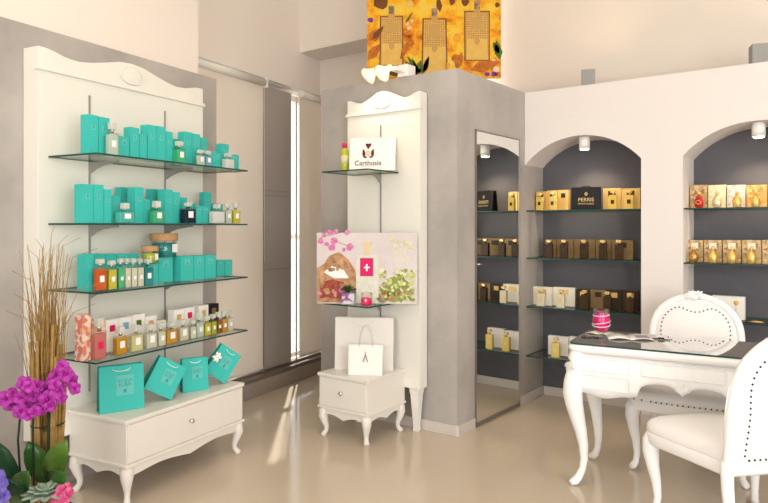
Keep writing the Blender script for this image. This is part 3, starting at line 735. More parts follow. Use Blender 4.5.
put([Q(*p) for p in ((321, 300), (322, 284), (333, 281), (345, 284), (350, 300))], 7, 1); put([Q(*p) for p in ((325, 274), (333, 268), (345, 272), (350, 280), (335, 280))], 6, 1)
for px, py, r in ((325, 237, .016), (331, 235, .02), (337, 233.5, .014), (348, 235, .018), (322, 243, .02), (328, 246, .016), (335, 243, .028), (333, 250, .024), (351, 249, .024), (345, 252, .014), (357, 236, .0)):
    if r: put(blob(*Q(px, py), r*.98, 10, .5), 0, 2)
for a, b in (((322, 240), (345, 234)), ((335, 243), (351, 249))):
    p, q = Q(*a), Q(*b); put([p, (p[0], p[1]+.003), (q[0], q[1]+.003), q], 7, 1)
put(blob(*Q(396, 291), .085, 16, .25, 1.15), 9, 1); put(blob(*Q(384, 297), .05, 12, .3), 9, 1)
for k in range(24): put(blob(*Q(319+5*random.random()+34*random.random(), 282+20*random.random()), .010+.008*random.random(), 7, .6), random.choice((1, 7, 1, 0)), 3)
for k in range(14): put(blob(*Q(326+24*random.random(), 260+12*random.random()), .010+.006*random.random(), 7, .6), 1, 3)
# bottle
put([Q(*p) for p in ((357, 257), (379, 257), (379.5, 299), (357, 299))], 2, 2); put([Q(*p) for p in ((361, 260), (374, 260), (374, 278), (361, 278))], 3, 3)
put([Q(*p) for p in ((365.5, 257), (370.5, 257), (370.5, 250), (374, 245), (362, 245), (365.5, 250))], 4, 2); put([Q(*p) for p in ((366.8, 266), (368.4, 266), (368.4, 273), (366.8, 273))], 6, 4); put([Q(*p) for p in ((364.8, 268.6), (370.5, 268.6), (370.5, 270), (364.8, 270))], 6, 4)
put([Q(*p) for p in ((351, 304.5), (351, 293), (386, 290), (388, 304.5))], 2, 1)
for i in range(130):
    px = 380+36*random.random(); py = 272+30*random.random()
    if py < 300-(px-378)*.75 and py < 268: continue
    put(blob(*Q(min(px, 413.5), py), .007+.009*random.random(), 7, .5), random.choice((5, 5, 8, 9)), 1+i % 4)
for i in range(80):
    u = random.random(); put(blob(*Q(388+23*u+3*random.random(), 236+26*(1-abs(2*random.random()-1)*.9)*random.random()+10*u), .004+.006*random.random(), 7, .6), 8, 1+i % 2)
for i in range(9): put(blob(*Q(382+26*random.random(), 293+8*random.random()), .015, 8, .5), 1, 4)
m.build('printed_image', prm, t)
# glass planter with succulent, pink candle glass
def bshelf(px, y): return B.w(B.along(px, y), y, ZB[1]+.0006)
t = thing('succulent_planter', 'small facetted glass planter with dark green succulent before the orchid print', 'planter', bshelf(348.5, -.318), B.rz+.55)
MB().box(-.045, .045, -.03, .03, 0, .085, 0, .003).build('glass_pot', 'glass_clear', t)
MB().box(-.042, .042, -.027, .027, .002, .075, 0, .002).build('filling', checkerfloral('ribbons', (.72, .70, .72), (.40, .12, .38), (.55, .6, .6), 40), t)
m = MB()
for k, (n, el, ln) in enumerate(((8, .35, .062), (7, .8, .055), (5, 1.2, .045))):
    for i in range(n):
        a = 2*PI*i/n+k*.4; d = (math.cos(a)*math.cos(el), .55*math.sin(a)*math.cos(el), math.sin(el)); m.petal((0, 0, .078), d, .022, ln, (0, 0, 1), .1)
m.build('succulent', 'leaf', t)
t = thing('candle', 'small glass candle with crimson label on the corner of the lower shelf', 'candle', bshelf(366.5, -.315), B.rz+.55)
MB().lathe([(.036, 0), (.039, .004), (.039, .085), (.036, .087)], n=24).build('glass', 'glass_clear', t)
MB().lathe([(.034, .004), (.034, .05)], n=24).build('wax', 'candle_red', t)
MB().box(-.02, .02, -.041, -.037, .015, .06).build('label_plate', 'candle_red', t)
MB().box(-.002, .002, -.043, -.041, .028, .052).box(-.008, .008, -.043, -.041, .038, .042).build('cross_mark', 'label_white', t)

# ------------------------------------------------------------ twin spotlight on top of the grey box
t = thing('spotlight', 'twin white bell spotlights on a white box above the narrow display', 'lamp', B.w(-.36, -.02, TOP-.14+.0), B.rz)
t.location = B.w(-.545, -.01, 0)
MB().box(.07, .155, .098, .20, TOP+.001, TOP+.085, 0, .004).box(.085, .14, -.02, .10, TOP+.022, TOP+.05, 0, .004).build('housing', 'lamp_white', t)
for dx, dy, aim in ((-.035, -.04, (-.35, -.70, -.65)), (.075, -.03, (-.25, -.76, -.6))):
    m = MB(); m.lathe([(.016, 0), (.020, .01), (.024, .04), (.045, .07), (.062, .095), (.066, .10), (.060, .094), (.04, .068), (.0, .05)], n=20)
    q = Vector(aim).normalized().to_track_quat('Z', 'Y').to_matrix().to_4x4(); base = Vector((dx, dy+.04, TOP+.058))
    m.xform(Matrix.Translation(base) @ q); s = m.build('shade', 'shade_glass', t)
    m = MB(); m.ball((0, 0, .078), .022); m.xform(Matrix.Translation(base) @ q); m.build('bulb', 'bulb', s)
    MB().tube([tuple(base), (.10, .09, TOP+.04)], .009, 8).build('arm', 'chrome', t)
for px, e in ((-.60, 5), (-.46, 5)):
    l = bpy.data.lights.new('spot_bulb', 'SPOT'); l.energy = e*.8; l.color = (1, .82, .58); l.spot_size = 1.9; l.spot_blend = .9; l.shadow_soft_size = .04
    o = bpy.data.objects.new('spot_bulb', l); COL.objects.link(o); o.location = B.w(px, -.13, TOP-.02); o.rotation_euler = (Vector(B.w(px, .12, 1.6))-o.location).to_track_quat('-Z', 'Y').to_euler()

# ------------------------------------------------------------ large hanging poster
PD = 4.95; sc = PD/F
x0 = (367-CX)*sc; x1 = (501-CX)*sc; zb = CH-(78-HY)*sc; zt = 3.45
t = thing('hanging_poster', 'large golden perfume poster with three bottles hung above the grey box', 'poster', (x0, PD, zb), 0)
gm = mat('poster_ground', (.80, .42, .02), .5); nt = gm.node_tree; b = nt.nodes['Principled BSDF']
tc = nt.nodes.new('ShaderNodeTexCoord'); n = nt.nodes.new('ShaderNodeTexNoise'); n.inputs['Scale'].default_value = 5; n.inputs['Detail'].default_value = 8; n.inputs['Roughness'].default_value = .7
r = nt.nodes.new('ShaderNodeValToRGB'); e = r.color_ramp.elements
e[0].position = .36; e[0].color = (.16, .03, .004, 1); e[1].position = .72; e[1].color = (.80, .62, .20, 1)
for p, c in ((.41, (.58, .15, .008, 1)), (.49, (.76, .33, .01, 1)), (.56, (.78, .48, .03, 1)), (.63, (.72, .50, .08, 1))):
    k = e.new(p); k.color = c
nt.links.new(tc.outputs['Object'], n.inputs['Vector']); nt.links.new(n.outputs[0], r.inputs[0]); nt.links.new(r.outputs[0], b.inputs['Base Color'])
MB().box(0, x1-x0, 0, .02, 0, zt-zb).build('board', gm, t)
def gridmat():
    m = mat('pr_bottle', (.62, .44, .12), .4); nt = m.node_tree; b = nt.nodes['Principled BSDF']
    tc = nt.nodes.new('ShaderNodeTexCoord'); br = nt.nodes.new('ShaderNodeTexBrick'); br.offset = 0; br.inputs['Scale'].default_value = 1
    br.inputs['Brick Width'].default_value = .0135; br.inputs['Row Height'].default_value = .0135; br.inputs['Mortar Size'].default_value = .0022
    br.inputs['Color1'].default_value = (.74, .46, .14, 1); br.inputs['Color2'].default_value = (.64, .36, .09, 1); br.inputs['Mortar'].default_value = (.40, .21, .05, 1)
    mp = nt.nodes.new('ShaderNodeMapping'); mp.inputs['Rotation'].default_value = (PI/2, 0, 0)
    nt.links.new(tc.outputs['Object'], mp.inputs[0]); nt.links.new(mp.outputs[0], br.inputs[0]); nt.links.new(br.outputs[0], b.inputs['Base Color']); return m
pm = [gridmat(), mat('pb_clear', (.66, .37, .06), .4, noise=(.68, .46, .13), nscale=14), mat('pb_cap', (.10, .06, .04), .4, noise=(.45, .30, .2), nscale=30), mat('pb_leaf', (.08, .14, .02), .5), mat('pb_flower', (.72, .52, .36), .5), mat('pb_lemon', (.80, .72, .05), .5), mat('pb_purple', (.16, .04, .24), .5), mat('pb_brown', (.16, .055, .015), .5), mat('pb_plate', (.50, .30, .09), .5), mat('pb_red', (.36, .07, .01), .5, noise=(.55, .2, .02), nscale=30), mat('pb_orange', (.68, .24, .01), .5, noise=(.8, .42, .05), nscale=30)]
m = MB(); y = -.0013
def Q(px, py): return ((px-367)*sc, (78-py)*sc)
for cx, yt, ybm, w0, w1, mi in ((391.5, 17, 66, 10.3, 11, 0), (434.5, 19.5, 74, 10.8, 12, 0), (477, 12, 60, 11.6, 11.5, 0)):
    for pts, k in (([(cx-w1, 78 if ybm > 77 else ybm), (cx+w1, ybm), (cx+w0, yt), (cx-w0, yt)], 0), ):
        put([Q(p[0]+(1.2 if p[0] > cx else -1.2), p[1]+(.8 if p[1] > 40 else -1.2)) for p in pts], 7, 0); put([Q(*p) for p in pts], 0, 1)
    put([Q(*p) for p in ((cx-w1+.8, ybm-1), (cx+w1-.8, ybm-1), (cx+w1-1.2, yt+27), (cx-w1+1.2, yt+27))], 1, 2)
    put([Q(*p) for p in ((cx-5.5, yt+17), (cx+5.5, yt+17), (cx+5.5, yt+6), (cx-5.5, yt+6))], 8, 3)
    put([Q(*p) for p in ((cx-3.2, yt), (cx+3.2, yt), (cx+3.2, yt-3), (cx-3.2, yt-3))], 8, 2)
    put([Q(*p) for p in ((cx-2.8, yt-3), (cx+2.8, yt-3), (cx+2.8, yt-11), (cx-2.8, yt-11))], 2, 2)
    put(ell(*Q(cx, yt+29), .022, .03, 8), 8, 3)
for (a, bq, c, wd) in (((420, 74), (407, 56), 3, 2.6), ((423, 74), (429, 56), 3, 2.8), ((418, 72), (412, 58), 3, 1.6), ((368, 60), (380, 44), 9, 5), ((372, 40), (384, 26), 7, 3), ((456, 70), (462, 52), 9, 4), ((400, 60), (412, 36), 9, 3), ((418, 76), (404, 60), 3, 3), ((416, 76), (421, 60), 3, 3.4), ((409, 74), (397, 66), 7, 5), ((425, 70), (414, 72), 3, 2), ((500, 60), (496, 40), 3, 4), ((499, 54), (493, 42), 3, 3), ((404, 74), (380, 70), 7, 4), ((405, 24), (413, 12), 3, 1.2), ((470, 70), (500, 62), 9, 6), ((440, 12), (438, -3), 7, 3), ((451, 6), (454, -6), 7, 3)):
    pa, pb = Vector(a), Vector(bq); d = pb-pa; nn = Vector((-d.y, d.x)).normalized()*wd
    put([Q(*p) for p in (pa, pa+d*.35+nn, pa+d*.7+nn*.7, pb, pa+d*.7-nn*.7, pa+d*.35-nn)], c, 2)
for px, py, r, mi in ((370, 20, .03, 6), (373, 36, .045, 9), (371, 55, .05, 10), (380, 2, .06, 7), (374, -4, .04, 10), (407, 24, .014, 4), (412, 21, .012, 4), (409, 28, .016, 4), (493, 62, .025, 4), (497, 70, .03, 4), (494, 76, .022, 6), (487, 76, .02, 6), (500, 76, .02, 9), (384, 74, .045, 5), (392, 72, .035, 5), (498, 5, .05, 7), (465, 2, .03, 7), (410, 4, .03, 1), (457, 38, .035, 10), (411, 43, .03, 9), (414, 52, .03, 10), (456, 58, .035, 9), (447, 66, .03, 10)):
    c = Q(px, py); rr = min(r, max(.01, c[0]-.002), x1-x0-c[0]-.002) if r > .02 else r
    if c[1]-rr < .002: c = (c[0], rr*1.25+.003)
    put(blob(max(rr*1.2+.002, min(c[0], x1-x0-rr*1.2-.002)), c[1], rr*.95, 10, .45), mi, 1)
m.build('printed_image', pm, t)
for xx in (.15, x1-x0-.15): MB().tube([(xx, .01, zt-zb-.002), (xx, .01, CEIL-zb)], .002, 6).build('hanging_wire', 'steel', t)

# ------------------------------------------------------------ niche lamps and uplights
for k, (a, b) in enumerate(NICHES[:2]):
    c = (a+b)/2+.0; zz = 2.078
    t = thing('downlight', 'white cylindrical downlight under the %s arch' % ('left' if k == 0 else 'right'), 'lamp', R.w(c, .10, 0), R.rz)
    MB().lathe([(.0, 1.985), (.030, 1.995), (.034, 1.987), (.040, 1.984), (.040, zz), (0, zz)][::-1], n=24).build('lamp_housing', 'lamp_white', t)
    MB().lathe([(0, 1.983), (.030, 1.983), (.030, 1.979), (0, 1.979)], n=20).build('bulb', 'bulb', t)
    l = bpy.data.lights.new('niche_spot', 'SPOT'); l.energy = 15; l.color = (1, .76, .50); l.spot_size = 2.1; l.spot_blend = .8; l.shadow_soft_size = .03
    o = bpy.data.objects.new('niche_spot', l); COL.objects.link(o); o.location = R.w(c, .10, 1.955); o.rotation_euler = (Vector(R.w(c, .25, 1.2))-o.location).to_track_quat('-Z', 'Y').to_euler()
for px, py, sz, nm in ((588, 70, .085, 'left'), (759, 46, .09, 'right')):
    x = R.along(px, .10); t = thing('uplight', 'small grey metal uplight on top of the white niche wall, %s one' % nm, 'lamp', R.w(x, .10, TOP), R.rz+.35)
    MB().box(-.05, .05, -.05, .05, 0, .005).box(-.05, -.045, -.05, .05, .005, sz*1.5).box(.045, .05, -.05, .05, .005, sz*1.5).box(-.045, .045, .045, .05, .005, sz*1.5).box(-.045, .045, -.05, -.045, .005, sz*1.5).build('housing', 'steel', t)
    MB().box(-.044, .044, -.044, .044, .05, .055).build('lens', 'glass_clear', t)
    l = bpy.data.lights.new('uplight_bulb', 'SPOT'); l.energy = 9; l.color = (1, .76, .46); l.spot_size = 2.7; l.spot_blend = 1; l.shadow_soft_size = .03
    o = bpy.data.objects.new('uplight_bulb', l); COL.objects.link(o); o.location = R.w(x, .10, TOP+.075); o.rotation_euler = (Vector(R.w(x, .3, 3.4))-o.location).to_track_quat('-Z', 'Y').to_euler()

# ------------------------------------------------------------ goods in the niches
def ncart(row, px0, px1, ytop, y, label, mt, em, grp): carton(R, ZR[row], px0, px1, ytop, y, .045, label, mt, grp, emblem=em)
LN = 'left niche'
g = 'gold gift boxes, top shelf of the left niche'
for a in [(547, 557.6, 190.5, 'gold gift box right beside the black bag, middle of the left three'), (536, 546.6, 191.5, 'gold gift box at the left end of the top niche shelf'), (558, 568.5, 190, 'gold gift box touching the left side of the black bag'),
          (603, 621, 188.3, 'gold gift box right of the black bag, left one of the pair'), (621.4, 640, 188.3, 'gold gift box at the right end of the top niche shelf')]:
    ncart(0, a[0], a[1], a[2], .20 if a[0] > 545 else .19, a[3], 'gold_paper', 'dark_brown', g)
def nb(fr, row, px0, px1, ytop, y, liq, label, cap, shape='rect', capc='dark_brown', grp=None, bh=.76):
    return bottle(fr, ZR[row], px0, px1, ytop, y, liq, label, cap, shape=shape, capc=capc, group=grp, body_h=bh, dp=.016, shell=False)
for a in [(536.5, 543.5, 193, 'gold perfume bottle at the left end of the top niche shelf'), (549.5, 556.5, 192, 'gold perfume bottle, second from left on the top niche shelf'),
          (609, 617.2, 190.5, 'gold perfume bottle right of the black bag'), (625, 634, 190.5, 'gold perfume bottle at the right end of the left niche top shelf')]:
    nb(R, 0, a[0], a[1], a[2], .10, 'liq_gold', a[3], 'gold', grp='gold bottles, left niche')
t = thing('paper_bag', 'black carrier bag with gold lettering on the top niche shelf', 'bag', R.w(R.along(586.3, .12), .12, ZR[0]+.0006), R.rz+.25)
W, H = .215, .172
bag(W, H, .07, 'black', t, 'cord', .02, hmat='black')
def yb2(z): return -(.035+(.035*.35+.004-.035)*z/H)-.0022
kk = math.atan2(.035-.01625, H)
text('PERRIS', .040, 'gold_ink', t, (0, yb2(.075), .075), (PI/2-kk, 0, 0)); text('MONTE CARLO', .0165, 'gold_ink', t, (0, yb2(.045), .045), (PI/2-kk, 0, 0))
m = MB(); m.prism([(0, -.016), (.013, 0), (0, .016), (-.013, 0)], -.001, 0, 'y').prism([(0, -.008), (.006, 0), (0, .008), (-.006, 0)], -.002, -.0012, 'y', 1); m.xform(Matrix.Translation((0, yb2(.12), .12)) @ Matrix.Rotation(-kk, 4, 'X')); m.build('emblem', ['gold_ink', 'black'], t)
for i, (a, b, yt) in enumerate(((545, 556.3, 239.5), (556.6, 573.5, 239.5), (574, 595.3, 239.5), (595.8, 611.6, 240), (612, 633, 240.5))):
    ncart(1, a, b, yt, .20, ('dark gold box %s on the second niche shelf' % ('at the left end', 'second from the left', 'in the middle', 'second from the right', 'at the right end')[i]), 'bronze_paper', 'dark_brown', 'dark gold boxes, second shelf of the left niche')
for i, (c, wd) in enumerate(((549, 8), (564, 8), (584, 8.6), (603, 8.2), (619, 8.6))):
    nb(R, 1, c-wd/2, c+wd/2, 240-.3*i*0, .10, 'amber_dark', 'dark amber bottle with gold cap %s on the second niche shelf' % ('at the left end', 'second from the left', 'in the middle', 'second from the right', 'at the right end')[i], 'gold', grp='dark amber bottles, second niche shelf')
for i, (a, b, yt, mt) in enumerate(((533, 551.8, 287, 'paper_cream'), (553.4, 575, 287.6, 'paper_cream'), (576, 590, 289.5, 'dark_brown'), (590.4, 606, 290, 'bronze_paper'), (606.5, 622, 290.5, 'dark_brown'), (622.4, 638.5, 291, 'dark_brown'))):
    ncart(2, a, b, yt, .20 if a > 540 else .16, ('cream gift box at the left end of the third niche shelf', 'cream gift box second from left on the third niche shelf', 'dark brown box right of the cream boxes, third niche shelf', 'bronze box in the middle of the third niche shelf', 'dark brown box behind the pink candle glass', 'dark brown box at the right end of the third niche shelf')[i], mt, 'gold_paper' if mt == 'dark_brown' else 'gold_paper' if 'cream' in mt else 'dark_brown', 'boxes on the third niche shelf')
for c, yt, lq, nm in ((541, 289, 'liq_cream', 'cream perfume bottle at the left end of the third niche shelf'), (561, 290, 'liq_cream', 'cream perfume bottle second from left, third niche shelf'), (585, 290, 'amber_dark', 'dark bottle with gold cap next to the cream boxes, third niche shelf'), (607.5, 291.5, 'amber_dark', 'dark bottle with gold cap above the pink candle glass'), (630, 293, 'amber_dark', 'dark bottle with gold cap at the right end of the third niche shelf')):
    nb(R, 2, c-4, c+4, yt, .09, lq, nm, 'gold', capc='dark_brown' if lq != 'liq_cream' else 'gold_paper', grp='bottles, third niche shelf')
ncart(3, 548, 568.5, 336.5, .16, 'white gift box left of the desk corner on the lowest niche shelf', 'paper_white', False, 'white boxes, lowest niche shelf')
ncart(3, 569.2, 589, 337.5, .16, 'white gift box hidden behind the desk edge on the lowest niche shelf', 'paper_white', False, 'white boxes, lowest niche shelf')
nb(R, 3, 551.5, 560, 338, .07, 'liq_gold2', 'yellow perfume bottle left of the desk corner, lowest niche shelf', 'gold', capc='liq_paleyellow')
nb(R, 3, 571, 579.5, 339, .07, 'liq_gold2', 'yellow perfume bottle behind the desk edge, lowest niche shelf', 'gold', capc='liq_paleyellow')
cols = ['bronze flecked', 'cream', 'silver', 'orange gold']
for i, (a, b, mt, nm) in enumerate(((690, 707.5, 'art_gold', 'bronze flecked picture box'), (708.2, 726, 'art_cream', 'cream picture box'), (726.8, 745.6, 'art_silver', 'silvery picture box'), (746.4, 767, 'art_amber', 'amber picture box'))):
    ncart(0, a, b, 185+.0*i, .19, nm+' on the top shelf of the right niche', mt, False, 'picture boxes, right niche')
for i, (c, lq, nm) in enumerate(((699, 'liq_red', 'round red bottle with gold cap'), (717, 'pale_gold', 'round pale gold bottle'), (737, 'gold', 'round gold bottle before the silvery box'), (755.5, 'gold', 'round amber bottle before the amber box'))):
    nb(R, 0, c-5, c+5, 191.5, .10, lq, nm+', top shelf of the right niche', 'gold', 'round', grp='round bottles, right niche')
for i, (a, b) in enumerate(((686.5, 703.3), (704, 722), (722.8, 741.2), (742, 761.5), (762.3, 782))):
    ncart(1, a, b, 240.3, .17, ('leftmost', 'second', 'middle', 'fourth', 'rightmost')[i]+' bronze picture box on the second shelf of the right niche', 'art_gold', 'paper_cream', 'bronze picture boxes, right niche')
for i, c in enumerate((693.5, 713, 732, 751.5)):
    nb(R, 1, c-5, c+5, 246.5, .09, 'gold' if i != 0 else 'brown_gold', ('leftmost brownish', 'second', 'third', 'rightmost')[i]+' round gold bottle on the second shelf of the right niche', 'gold', 'round', grp='round gold bottles, second shelf of the right niche')
t = thing('perfume_box', 'large white gift box with gold flower behind the oval chair back', 'box', R.w(R.along(728, .15), .15, ZR[2]+.0006), R.rz)
MB().box(-.10, .10, 0, .06, 0, .155, 0, .002).build('carton', 'paper_white', t)
m = MB()
for i in range(8): a = i*PI/4; m.petal((.05, -.002, .115), (math.cos(a), 0, math.sin(a)), .012, .018, (0, -1, 0), .05, 0, .0006)
m.tube([(.05, -.001, .10), (.047, -.001, .06)], .0015, 5); m.build('gold_flower', 'gold', t)
t = thing('leaflet', 'folded golden leaflet lying on the right niche third shelf', 'leaflet', R.w(R.along(757, .08), .08, ZR[2]+.0006), R.rz)
MB().box(-.09, .09, -.05, .05, 0, .006, 0, .001).build('cover', 'dark_brown', t); MB().lathe([(.0, .006), (.03, .006), (.012, .012), (0, .013)], n=12, sx=1.6).build('seal', 'gold_paper', t)

# ------------------------------------------------------------ desk
DL, DD, DH = 1.12, .50, .765
t = thing('writing_desk', 'white baroque desk with glass top and cabriole legs', 'desk', D.w(0, 0, 0), D.rz); desk = t
def scallop(L, z, k, n=30, r0=0): return [(L*i/n, z+k*math.sin(PI*6*i/n)*.4) for i in range(n+1)]
top_poly = []
def toppoly(ins):
    p = []; n = 8
    x0, x1, y0, y1 = ins, DL-ins, ins, DD-ins
    c = .05
    for cx, cy, a0 in ((x1-c, y0+c, -PI/2), (x1-c, y1-c, 0), (x0+c, y1-c, PI/2), (x0+c, y0+c, PI)):
        for i in range(n+1):
            a = a0+PI/2*i/n; p.append((cx+c*math.cos(a), cy+c*math.sin(a)))
    return p
m = MB()
m.loft([[(x, y, z) for x, y in toppoly(i)] for i, z in ((.012, DH-.045), (.0, DH-.036), (-.008, DH-.022), (-.006, DH-.010), (.0, DH-.004), (.004, DH))])
m.build('table_top', 'white_gloss', t)
m = MB(); m.loft([[(x, y, z) for x, y in toppoly(.0)] for z in (DH+.0005, DH+.009)], smooth=False)
for f in m.bm.faces:
    f.material_index = 0 if abs(f.normal.z) > .5 else 1
m.build('glass_top', ['desk_glass', 'glass_edge'], t)
# front apron with kneehole
ZL = .515
def lower_front():
    pts = [(.03, ZL-.0)]
    for i in range(1, 14): u = i/14; pts.append((.03+.30*u, ZL-.012+.007*math.sin(u*PI*3)-.008*math.sin(u*PI)))
    pts += [(.345, ZL+.005), (.352, ZL+.03), (.365, ZL+.055), (.39, ZL+.072), (.42, ZL+.078), (.46, ZL+.082), (.49, ZL+.080), (.515, ZL+.070), (.53, ZL+.052), (.545, ZL+.045)]
    pts += [(.56, ZL+.030)]
    half = [p for p in pts]; return half+[(DL-x, z) for x, z in half[-2::-1]]
lf = lower_front()
nseg = len(lf)
def bomb(x, z, sgn=-1):
    """bulge of the apron face"""
    k = (z-ZL)/(DH-.045-ZL); e = .018*math.sin(PI*min(1, max(0, k*.9+.05)))
    side = min(1, max(0, (abs(x-DL/2)-.17)/.05)); return e*(.35+.65*side)
def apron(m, outline, zt, yface, thick, sgn, fn):
    t = bmesh.new(); rows = []
    nz = 7
    for (x, zl) in outline:
        colf = []; colb = []
        for j in range(nz):
            z = zl+(zt-zl)*j/(nz-1); colf.append(t.verts.new(fn(x, z, bomb(x, z)))); colb.append(t.verts.new(fn(x, z, -thick)))
        rows.append((colf, colb))
    for (a, ab), (b, bb) in zip(rows, rows[1:]):
        for j in range(nz-1):
            t.faces.new((a[j], b[j], b[j+1], a[j+1])).smooth = True; t.faces.new((ab[j], ab[j+1], bb[j+1], bb[j]))
        t.faces.new((a[0], ab[0], bb[0], b[0])); t.faces.new((a[-1], b[-1], bb[-1], ab[-1]))
    for (a, ab) in (rows[0], rows[-1]):
        for j in range(nz-1): t.faces.new((a[j], a[j+1], ab[j+1], ab[j]))
    bmesh.ops.recalc_face_normals(t, faces=t.faces); m._merge(t)
m = MB(); apron(m, lf, DH-.045, .03, .018, -1, lambda x, z, e: (x, .032-e, z)); m.build('apron', 'white_gloss', t)
m = MB(); apron(m, lf, DH-.045, .03, .018, -1, lambda x, z, e: (x, DD-.032+e, z)); m.build('apron', 'white_gloss', t)
sl = [(.03+(DD-.06)*i/20, ZL-.008+.012*math.sin(PI*4*i/20)) for i in range(21)]
def bs(fnx): return fnx
m = MB(); apron(m, sl, DH-.045, 0, .018, -1, lambda y, z, e: (.032-e*.8, y, z)); m.build('apron', 'white_gloss', t)
m = MB(); apron(m, sl, DH-.045, 0, .018, -1, lambda y, z, e: (DL-.032+e*.8, y, z)); m.build('apron', 'white_gloss', t)
# drawer fronts with raised moulding
def drawer(xa, xb, za, zb):
    m = MB(); n = 8
    def P(x, z, o): return Vector((x, .032-bomb(x, z)-o, z))
    pts = [P(xa+(xb-xa)*i/n, za, .004) for i in range(n+1)]+[P(xb, za+(zb-za)*i/4, .004) for i in range(1, 5)]+[P(xb-(xb-xa)*i/n, zb, .004) for i in range(1, n+1)]+[P(xa, zb-(zb-za)*i/4, .004) for i in range(1, 4)]
    m.tube(pts, .005, 8, closed=True, up=(0, 1, 0)); d = m.build('drawer', 'white_gloss', t)
for xa, xb in ((.075, .31), (DL-.31, DL-.075)):
    drawer(xa, xb, ZL+.022, ZL+.095); drawer(xa, xb, ZL+.118, ZL+.185)
drawer(.37, .75, ZL+.118, ZL+.185)
# carved ornament at kneehole centre and corners
m = MB()
for i in range(7):
    a = -PI/2+(i-3)*.42; m.petal((.56, .012, ZL+.085), (math.sin((i-3)*.42), -.1, -math.cos((i-3)*.42)), .016, .045-.004*abs(i-3), (0, -1, 0), .2, 0, .003)
m.ball((.56, .010, ZL+.088), .013); m.build('carving', 'white_gloss', t)
for sx in (0, 1):
    for sy in (0, 1):
        X = .045 if sx == 0 else DL-.045; Yy = .045 if sy == 0 else DD-.045; dx = (-1 if sx == 0 else 1)*.7071; dy = (-1 if sy == 0 else 1)*.7071
        key = [(.0, DH-.048, .040), (.012, .69, .046), (.000, .655, .040), (.018, .615, .046), (.030, .56, .052), (.036, .50, .052), (.026, .44, .047), (.008, .37, .040), (-.014, .29, .032), (-.030, .21, .026), (-.034, .14, .021), (-.024, .085, .018), (-.004, .048, .021), (.020, .024, .023), (.040, .022, .020), (.048, .030, .010)]
        m = MB(); m.tube([(X+dx*r, Yy+dy*r, z) for r, z, _ in key], [q for _, _, q in key], 16)
        lg = m.build('leg', 'white_gloss', t)
        m = MB()
        for k in range(5):
            a = (k-2)*.5; side = Vector((-dy, dx, 0)); base = Vector((X+dx*.045, Yy+dy*.045, .665)); dv = side*math.sin(a)+Vector((dx*.15, dy*.15, -1))*math.cos(a)
            m.petal(base, dv, .02, .06, (dx, dy, .1), .15, 0, .003)
        m.build('carving', 'white_gloss', lg)
# things on the desk
GZ = DH+.0096
def ond(x, y): return D.w(x, y, GZ)
t = thing('candle_glass', 'pink candle in footed glass with white swirl, on the desk', 'candle', ond(.125, .235), D.rz); t.scale = (1.12, 1.12, 1.25)
MB().lathe([(.030, 0), (.032, .003), (.008, .010), (.008, .018), (.030, .030), (.042, .055), (.044, .08), (.037, .11), (.038, .128), (.036, .128), (.035, .110)], n=28).build('glass', 'glass_clear', t)
MB().lathe([(.0, .024), (.026, .032), (.039, .055), (.041, .08), (.035, .105), (0, .106)], n=28).build('wax', 'pink_candle', t)
m = MB()
for ph, z0, amp in ((0, .058, .006), (1.4, .068, .007), (.6, .102, .003)):
    m.tube([(.0432*math.cos(a*PI/12) if z0 < .1 else .039*math.cos(a*PI/12), (.0432 if z0 < .1 else .039)*math.sin(a*PI/12), z0+amp*math.sin(a*PI/12+ph)) for a in range(24)], .0016, 6, closed=True)
m.build('swirl', 'label_white', t)
for i, (x, y, rz, s, nm, mt) in enumerate(((.262, .30, .35, 1, 'open white brochure lying on the desk right of the pink candle', 'paper_white'), (.095, .365, -.2, .6, 'small greyish brochure lying on the desk behind the candle', 'paper_cream'))):
    t = thing('brochure', nm, 'brochure', ond(x, y), D.rz+rz)
    m = MB()
    for sg in (-1, 1):
        rings = []
        for j in range(7):
            u = j/6; xx = sg*u*.12*s; zz = .001+.014*s*math.sin(u*PI)*(.7); rings.append([(xx, -.08*s, zz), (xx, .08*s, zz), (xx, .08*s, zz+.0012), (xx, -.08*s, zz+.0012)])
        m.loft(rings)
    m.build('pages', mt, t)
    if i == 0: MB().box(.03, .1, -.06, .02, .0125, .0135).build('picture', mat('bro_pic', (.35, .28, .4), .5), t)
t = thing('necklace', 'dark metal jewellery piece lying left of the candle on the desk', 'jewellery', ond(.075, .19), D.rz+.3)
m = MB()
for dx in (-.032, 0.0, .034): m.tube([(dx+.013*math.cos(a*PI/6), .010*math.sin(a*PI/6), .004) for a in range(12)], .0025, 6, closed=True)
m.tube([(-.045, 0, .004), (.047, 0, .004)], .002, 6); m.build('links', 'nail', t)
t = thing('bracelet', 'small dark bracelet lying in the middle of the glass desk top', 'bracelet', ond(.425, .33), D.rz)
m = MB(); m.tube([(-.045, 0, .003), (-.02, .008, .003), (0, 0, .004), (.02, -.006, .003), (.045, .002, .003)], .003, 6)
for a in range(6): m.ball((.012*math.cos(a), .01*math.sin(a), .007), .006)
m.build('chain', 'nail', t)

